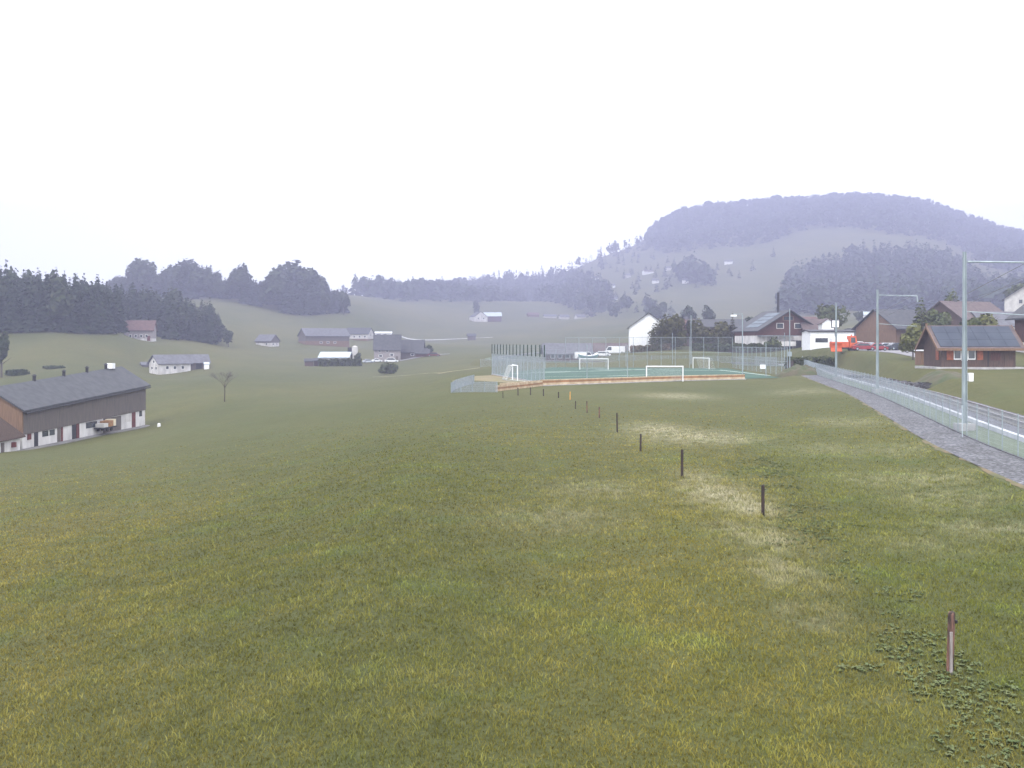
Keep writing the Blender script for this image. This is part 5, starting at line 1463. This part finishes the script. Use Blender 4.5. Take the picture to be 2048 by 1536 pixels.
hedge('hedge', Vector((*w(1580,172), gz(*w(1580,172)))), Vector((*w(1660,180), gz(*w(1660,180)))), 2.0, 1.9, 'clipped green hedge in front of the white building and chalet wing', n=3200, s=.16)
hedge('hedge', Vector((*w(1385,239), gz(*w(1385,239)))), Vector((*w(1560,229), gz(*w(1560,229)))), 1.8, 1.5, 'low hedge along the foot of the chalet and dark trees', n=2600, s=.2)
hedge('hedge', Vector((*w(1262,248), gz(*w(1262,248)))), Vector((*w(1340,244), gz(*w(1340,244)))), 1.6, 1.5, 'low brownish hedge below the plain white gable wall', m='earth', n=1200, s=.2)

# ------------------------------------------------------------------ vehicles
def car(name, label, px, D, rot, body, L=4.3, W=1.75, H=1.45, cat='car', group=None, van=False, zoff=0):
    x = (px-1024)/F*D; z = gz(x, D)+.07+zoff
    root = empty(name, (x, D, z), math.radians(rot)); tag(root, label, cat, group)
    g = .22
    if van: prof = [(-L/2,g),(L/2,g),(L/2,.85),(L/2-.25,1.0),(L/2-.95,H),(-L/2+.05,H),(-L/2,1.0)]
    else: prof = [(-L/2,g+.1),(-L/2+.1,g),(L/2-.1,g),(L/2,g+.15),(L/2-.02,.68),(L/2-.95,.86),(L/2-1.6,H-.03),(-L/2+1.2,H),(-L/2+.35,.95),(-L/2,.88)]
    def pr(pts, a, b): return MB().prism([(p[0],p[1]) for p in pts], 'y', a, b)
    bd_ = pr(prof, -W/2, W/2).build('body', M[body], root)
    bv = bd_.modifiers.new('bevel', 'BEVEL'); bv.width = .07; bv.segments = 2; bv.limit_method = 'ANGLE'
    for s in (-1, 1):
        y = s*W/2
        if van: wp = [(L/2-.45,1.02),(L/2-1.0,H-.15),(L/2-1.9,H-.15),(L/2-1.9,1.02)]
        else: wp = [(L/2-1.1,.88),(L/2-1.66,H-.12),(-L/2+1.2,H-.1),(-L/2+.55,.93)]
        pr(wp, min(y, y+s*.012), max(y, y+s*.012)).build('side_window', M['glass'], root)
    if van: MB().add([(L/2-.26,-W/2+.12,1.03),(L/2-.26,W/2-.12,1.03),(L/2-.9,W/2-.15,H-.1),(L/2-.9,-W/2+.15,H-.1),(L/2-.22,-W/2+.12,1.05),(L/2-.22,W/2-.12,1.05),(L/2-.86,W/2-.15,H-.08),(L/2-.86,-W/2+.15,H-.08)], [(0,1,2,3),(7,6,5,4),(0,4,5,1),(1,5,6,2),(2,6,7,3),(3,7,4,0)]).build('windscreen', M['glass'], root)
    else:
        for (xa, za, xb, zb_) in ((L/2-.97,.89,L/2-1.55,H-.08),(-L/2+.37,.97,-L/2+1.12,H-.05)):
            dxx = .03 if xa > 0 else -.03
            MB().add([(xa,-W/2+.12,za),(xa,W/2-.12,za),(xb,W/2-.18,zb_),(xb,-W/2+.18,zb_),(xa+dxx,-W/2+.12,za+.03),(xa+dxx,W/2-.12,za+.03),(xb+dxx,W/2-.18,zb_+.03),(xb+dxx,-W/2+.18,zb_+.03)], [(0,1,2,3),(7,6,5,4),(0,4,5,1),(1,5,6,2),(2,6,7,3),(3,7,4,0)]).build('windscreen', M['glass'], root)
    for sx in (-1, 1):
        for sy in (-1, 1):
            cx = sx*(L/2-.8); y0 = sy*(W/2-.18); y1 = sy*(W/2+.015)
            t = MB().tube((cx,y0,.31),(cx,y1,.31),.31,n=16).build('wheel', M['rubber'], root)
            MB().tube((cx,y1,.31),(cx,y1+sy*.012,.31),.19,n=12).build('rim', M['galv'], t)
    return root
car('parked_car', 'bright red car parked right of the orange vehicle', 1728, 180, -8, 'redcar', group='parked cars by the village')
car('parked_car', 'darker red car partly behind the second mast', 1753, 183, 12, 'redcar', L=4.1, group='parked cars by the village')
car('parked_car', 'white car parked behind the red car', 1716, 192, 10, 'whitepaint', L=4.4, H=1.6, group='parked cars by the village')
car('parked_car', 'silver car on the far side of the car park before the barn', 1738, 197, 3, 'silvercar', L=4.5, group='parked cars by the village')
car('parked_car', 'grey-blue car left of the young tree on the gravel', 1777, 188, -5, 'silvercar', L=4.6, group='parked cars by the village')
car('parked_car', 'dark car just left of the young tree trunk', 1796, 186, 8, 'darkcar', L=4.4, group='parked cars by the village')
car('parked_car', 'small white car at the left foot of the tall farmhouse', 754, 372, 15, 'whitepaint', L=4.0, group='parked cars at the valley farm')
car('parked_car', 'larger white car in front of the tall farmhouse', 783, 366, 5, 'whitepaint', L=5.2, H=1.7, group='parked cars at the valley farm')
car('parked_car', 'pale blue car between the hedge and the tall farmhouse', 736, 368, 20, 'silvercar', L=4.2, group='parked cars at the valley farm')
car('parked_car', 'dark red vehicle on the farm track right of the stable wing', 868, 376, 0, 'doorred', L=5.0, H=1.6, group='parked cars at the valley farm')
car('white_van', 'white van parked behind the far goal', 1168, 262, 4, 'whitepaint', L=5.0, W=1.9, H=2.0, cat='van', van=True)
car('white_van', 'long white van nearest to the white gable wall', 1230, 266, 170, 'whitepaint', L=5.6, W=2, H=2.1, cat='van', van=True)
car('parked_car', 'white car between the two white vans behind the pitch', 1205, 262, 0, 'whitepaint', L=4.4, group='parked cars behind the pitch')
def sheet_boat():
    x = (1176-1024)/F*250; z = gz(x, 250); r = empty('rowing_boat', (x,250,z+.25), .1); tag(r, 'turquoise and white curved boat-like hull behind the far goal', 'boat')
    n = 14; Vt, Fs = [], []
    for i in range(n+1):
        t = i/n*2-1; hw = .85*(1-t*t)**.6+.02; zt = .75+.55*t*t; zb = .1+.45*t**4
        Vt += [(t*2.6,-hw,zt),(t*2.6,-hw*.6,zb),(t*2.6,hw*.6,zb),(t*2.6,hw,zt)]
    for i in range(n):
        for j in range(3): Fs.append((i*4+j, i*4+j+1, i*4+j+5, i*4+j+4))
    mesh_np('hull', Vt, Fs, M['teal'], r)
    cv = []; cf = []
    for i in range(n+1):
        t = i/n*2-1; hw = .9*(1-t*t)**.6+.05; zt = .77+.55*t*t
        cv += [(t*2.65,-hw,zt),(t*2.65,0,zt+.22),(t*2.65,hw,zt)]
    for i in range(n):
        for j in range(2): cf.append((i*3+j, i*3+j+1, i*3+j+4, i*3+j+3))
    mesh_np('cover', cv, cf, M['whitepaint'], r)
sheet_boat()
def orange_truck():
    D = 184; x = (1687-1024)/F*D; z = z_at(703, D)
    r = empty('orange_truck', (x, D, z), math.radians(-6)); tag(r, 'bright orange municipal truck with white tarpaulin load, parked behind the third mast', 'truck')
    MB().box(-2.3,2.1,-1.1,1.1,.5,.8).build('chassis', M['dark'], r)
    MB().prism([(.9,.6),(2.35,.6),(2.35,1.6),(2.1,3.0),(.9,3.0)], 'y', -1.1, 1.1).build('cab', M['orange'], r)
    MB().prism([(1.15,1.7),(2.0,1.7),(1.9,2.7),(1.15,2.7)], 'y', -1.13, -1.1).build('side_window', M['glass'], r)
    MB().box(-2.4,.75,-1.15,1.15,.8,1.9).build('load_bed', M['orange'], r)
    t = MB(); t.prism([(-2.3,1.9),(.7,1.9),(.5,2.35),(-.6,2.75),(-1.6,2.9),(-2.3,2.6)], 'y', -1.0, 1.0).build('tarpaulin', M['whitepaint'], r)
    for u in (-1.5, 1.5):
        for s in (-1, 1):
            MB().tube((u,s*1.12,.5),(u,s*.85,.5),.5,n=16).build('wheel', M['rubber'], r)
    MB().tube((1.5,0,3.0),(1.5,0,3.25),.14,n=8).build('beacon', M['orange'], r)
orange_truck()
def container():
    D = 182; x = (1664-1024)/F*D; z = z_at(703, D)
    r = empty('orange_snow_plough', (x, D-2.5, z), .1); tag(r, 'orange plough blade and rack standing left of the orange truck', 'snow plough')
    m = MB()
    pts = [(-.3,0),(-.05,.1),(.1,.6),(.05,1.2),(-.25,1.7),(-.35,1.65),(-.1,1.15),(-.05,.65),(-.2,.2),(-.35,.1)]
    m.prism(pts, 'x', -1.1, 1.0); m.build('blade', M['orange'], r)
    MB().box(-.6,.5,.1,1.2,.3,.6).build('mount', M['dark'], r)
container()
bpy.context.view_layer.update()
# ------------------------------------------------------------------ haze
def haze():
    mb = MB().box(-3500, 3500, -60, 2330, -30, HAZE_TOP)
    m = bpy.data.materials.new('haze_air'); m.use_nodes = True
    n = m.node_tree; n.nodes.clear()
    v = n.nodes.new('ShaderNodeVolumePrincipled')
    v.inputs['Color'].default_value = (.435, .442, .61, 1)
    v.inputs['Density'].default_value = HAZE_DENSITY
    v.inputs['Anisotropy'].default_value = 0.0
    o = n.nodes.new('ShaderNodeOutputMaterial')
    n.links.new(v.outputs[0], o.inputs['Volume'])
    h = mb.build('haze', m)
    tag(h, 'pale bluish mist over the whole valley', 'haze', kind='stuff')
HAZE_DENSITY = 0.00075
HAZE_TOP = max((o.matrix_world @ Vector(c)).z for o in COL.objects if o.type == 'MESH' for c in o.bound_box) + 6
print('HAZETOP', HAZE_TOP)
haze()
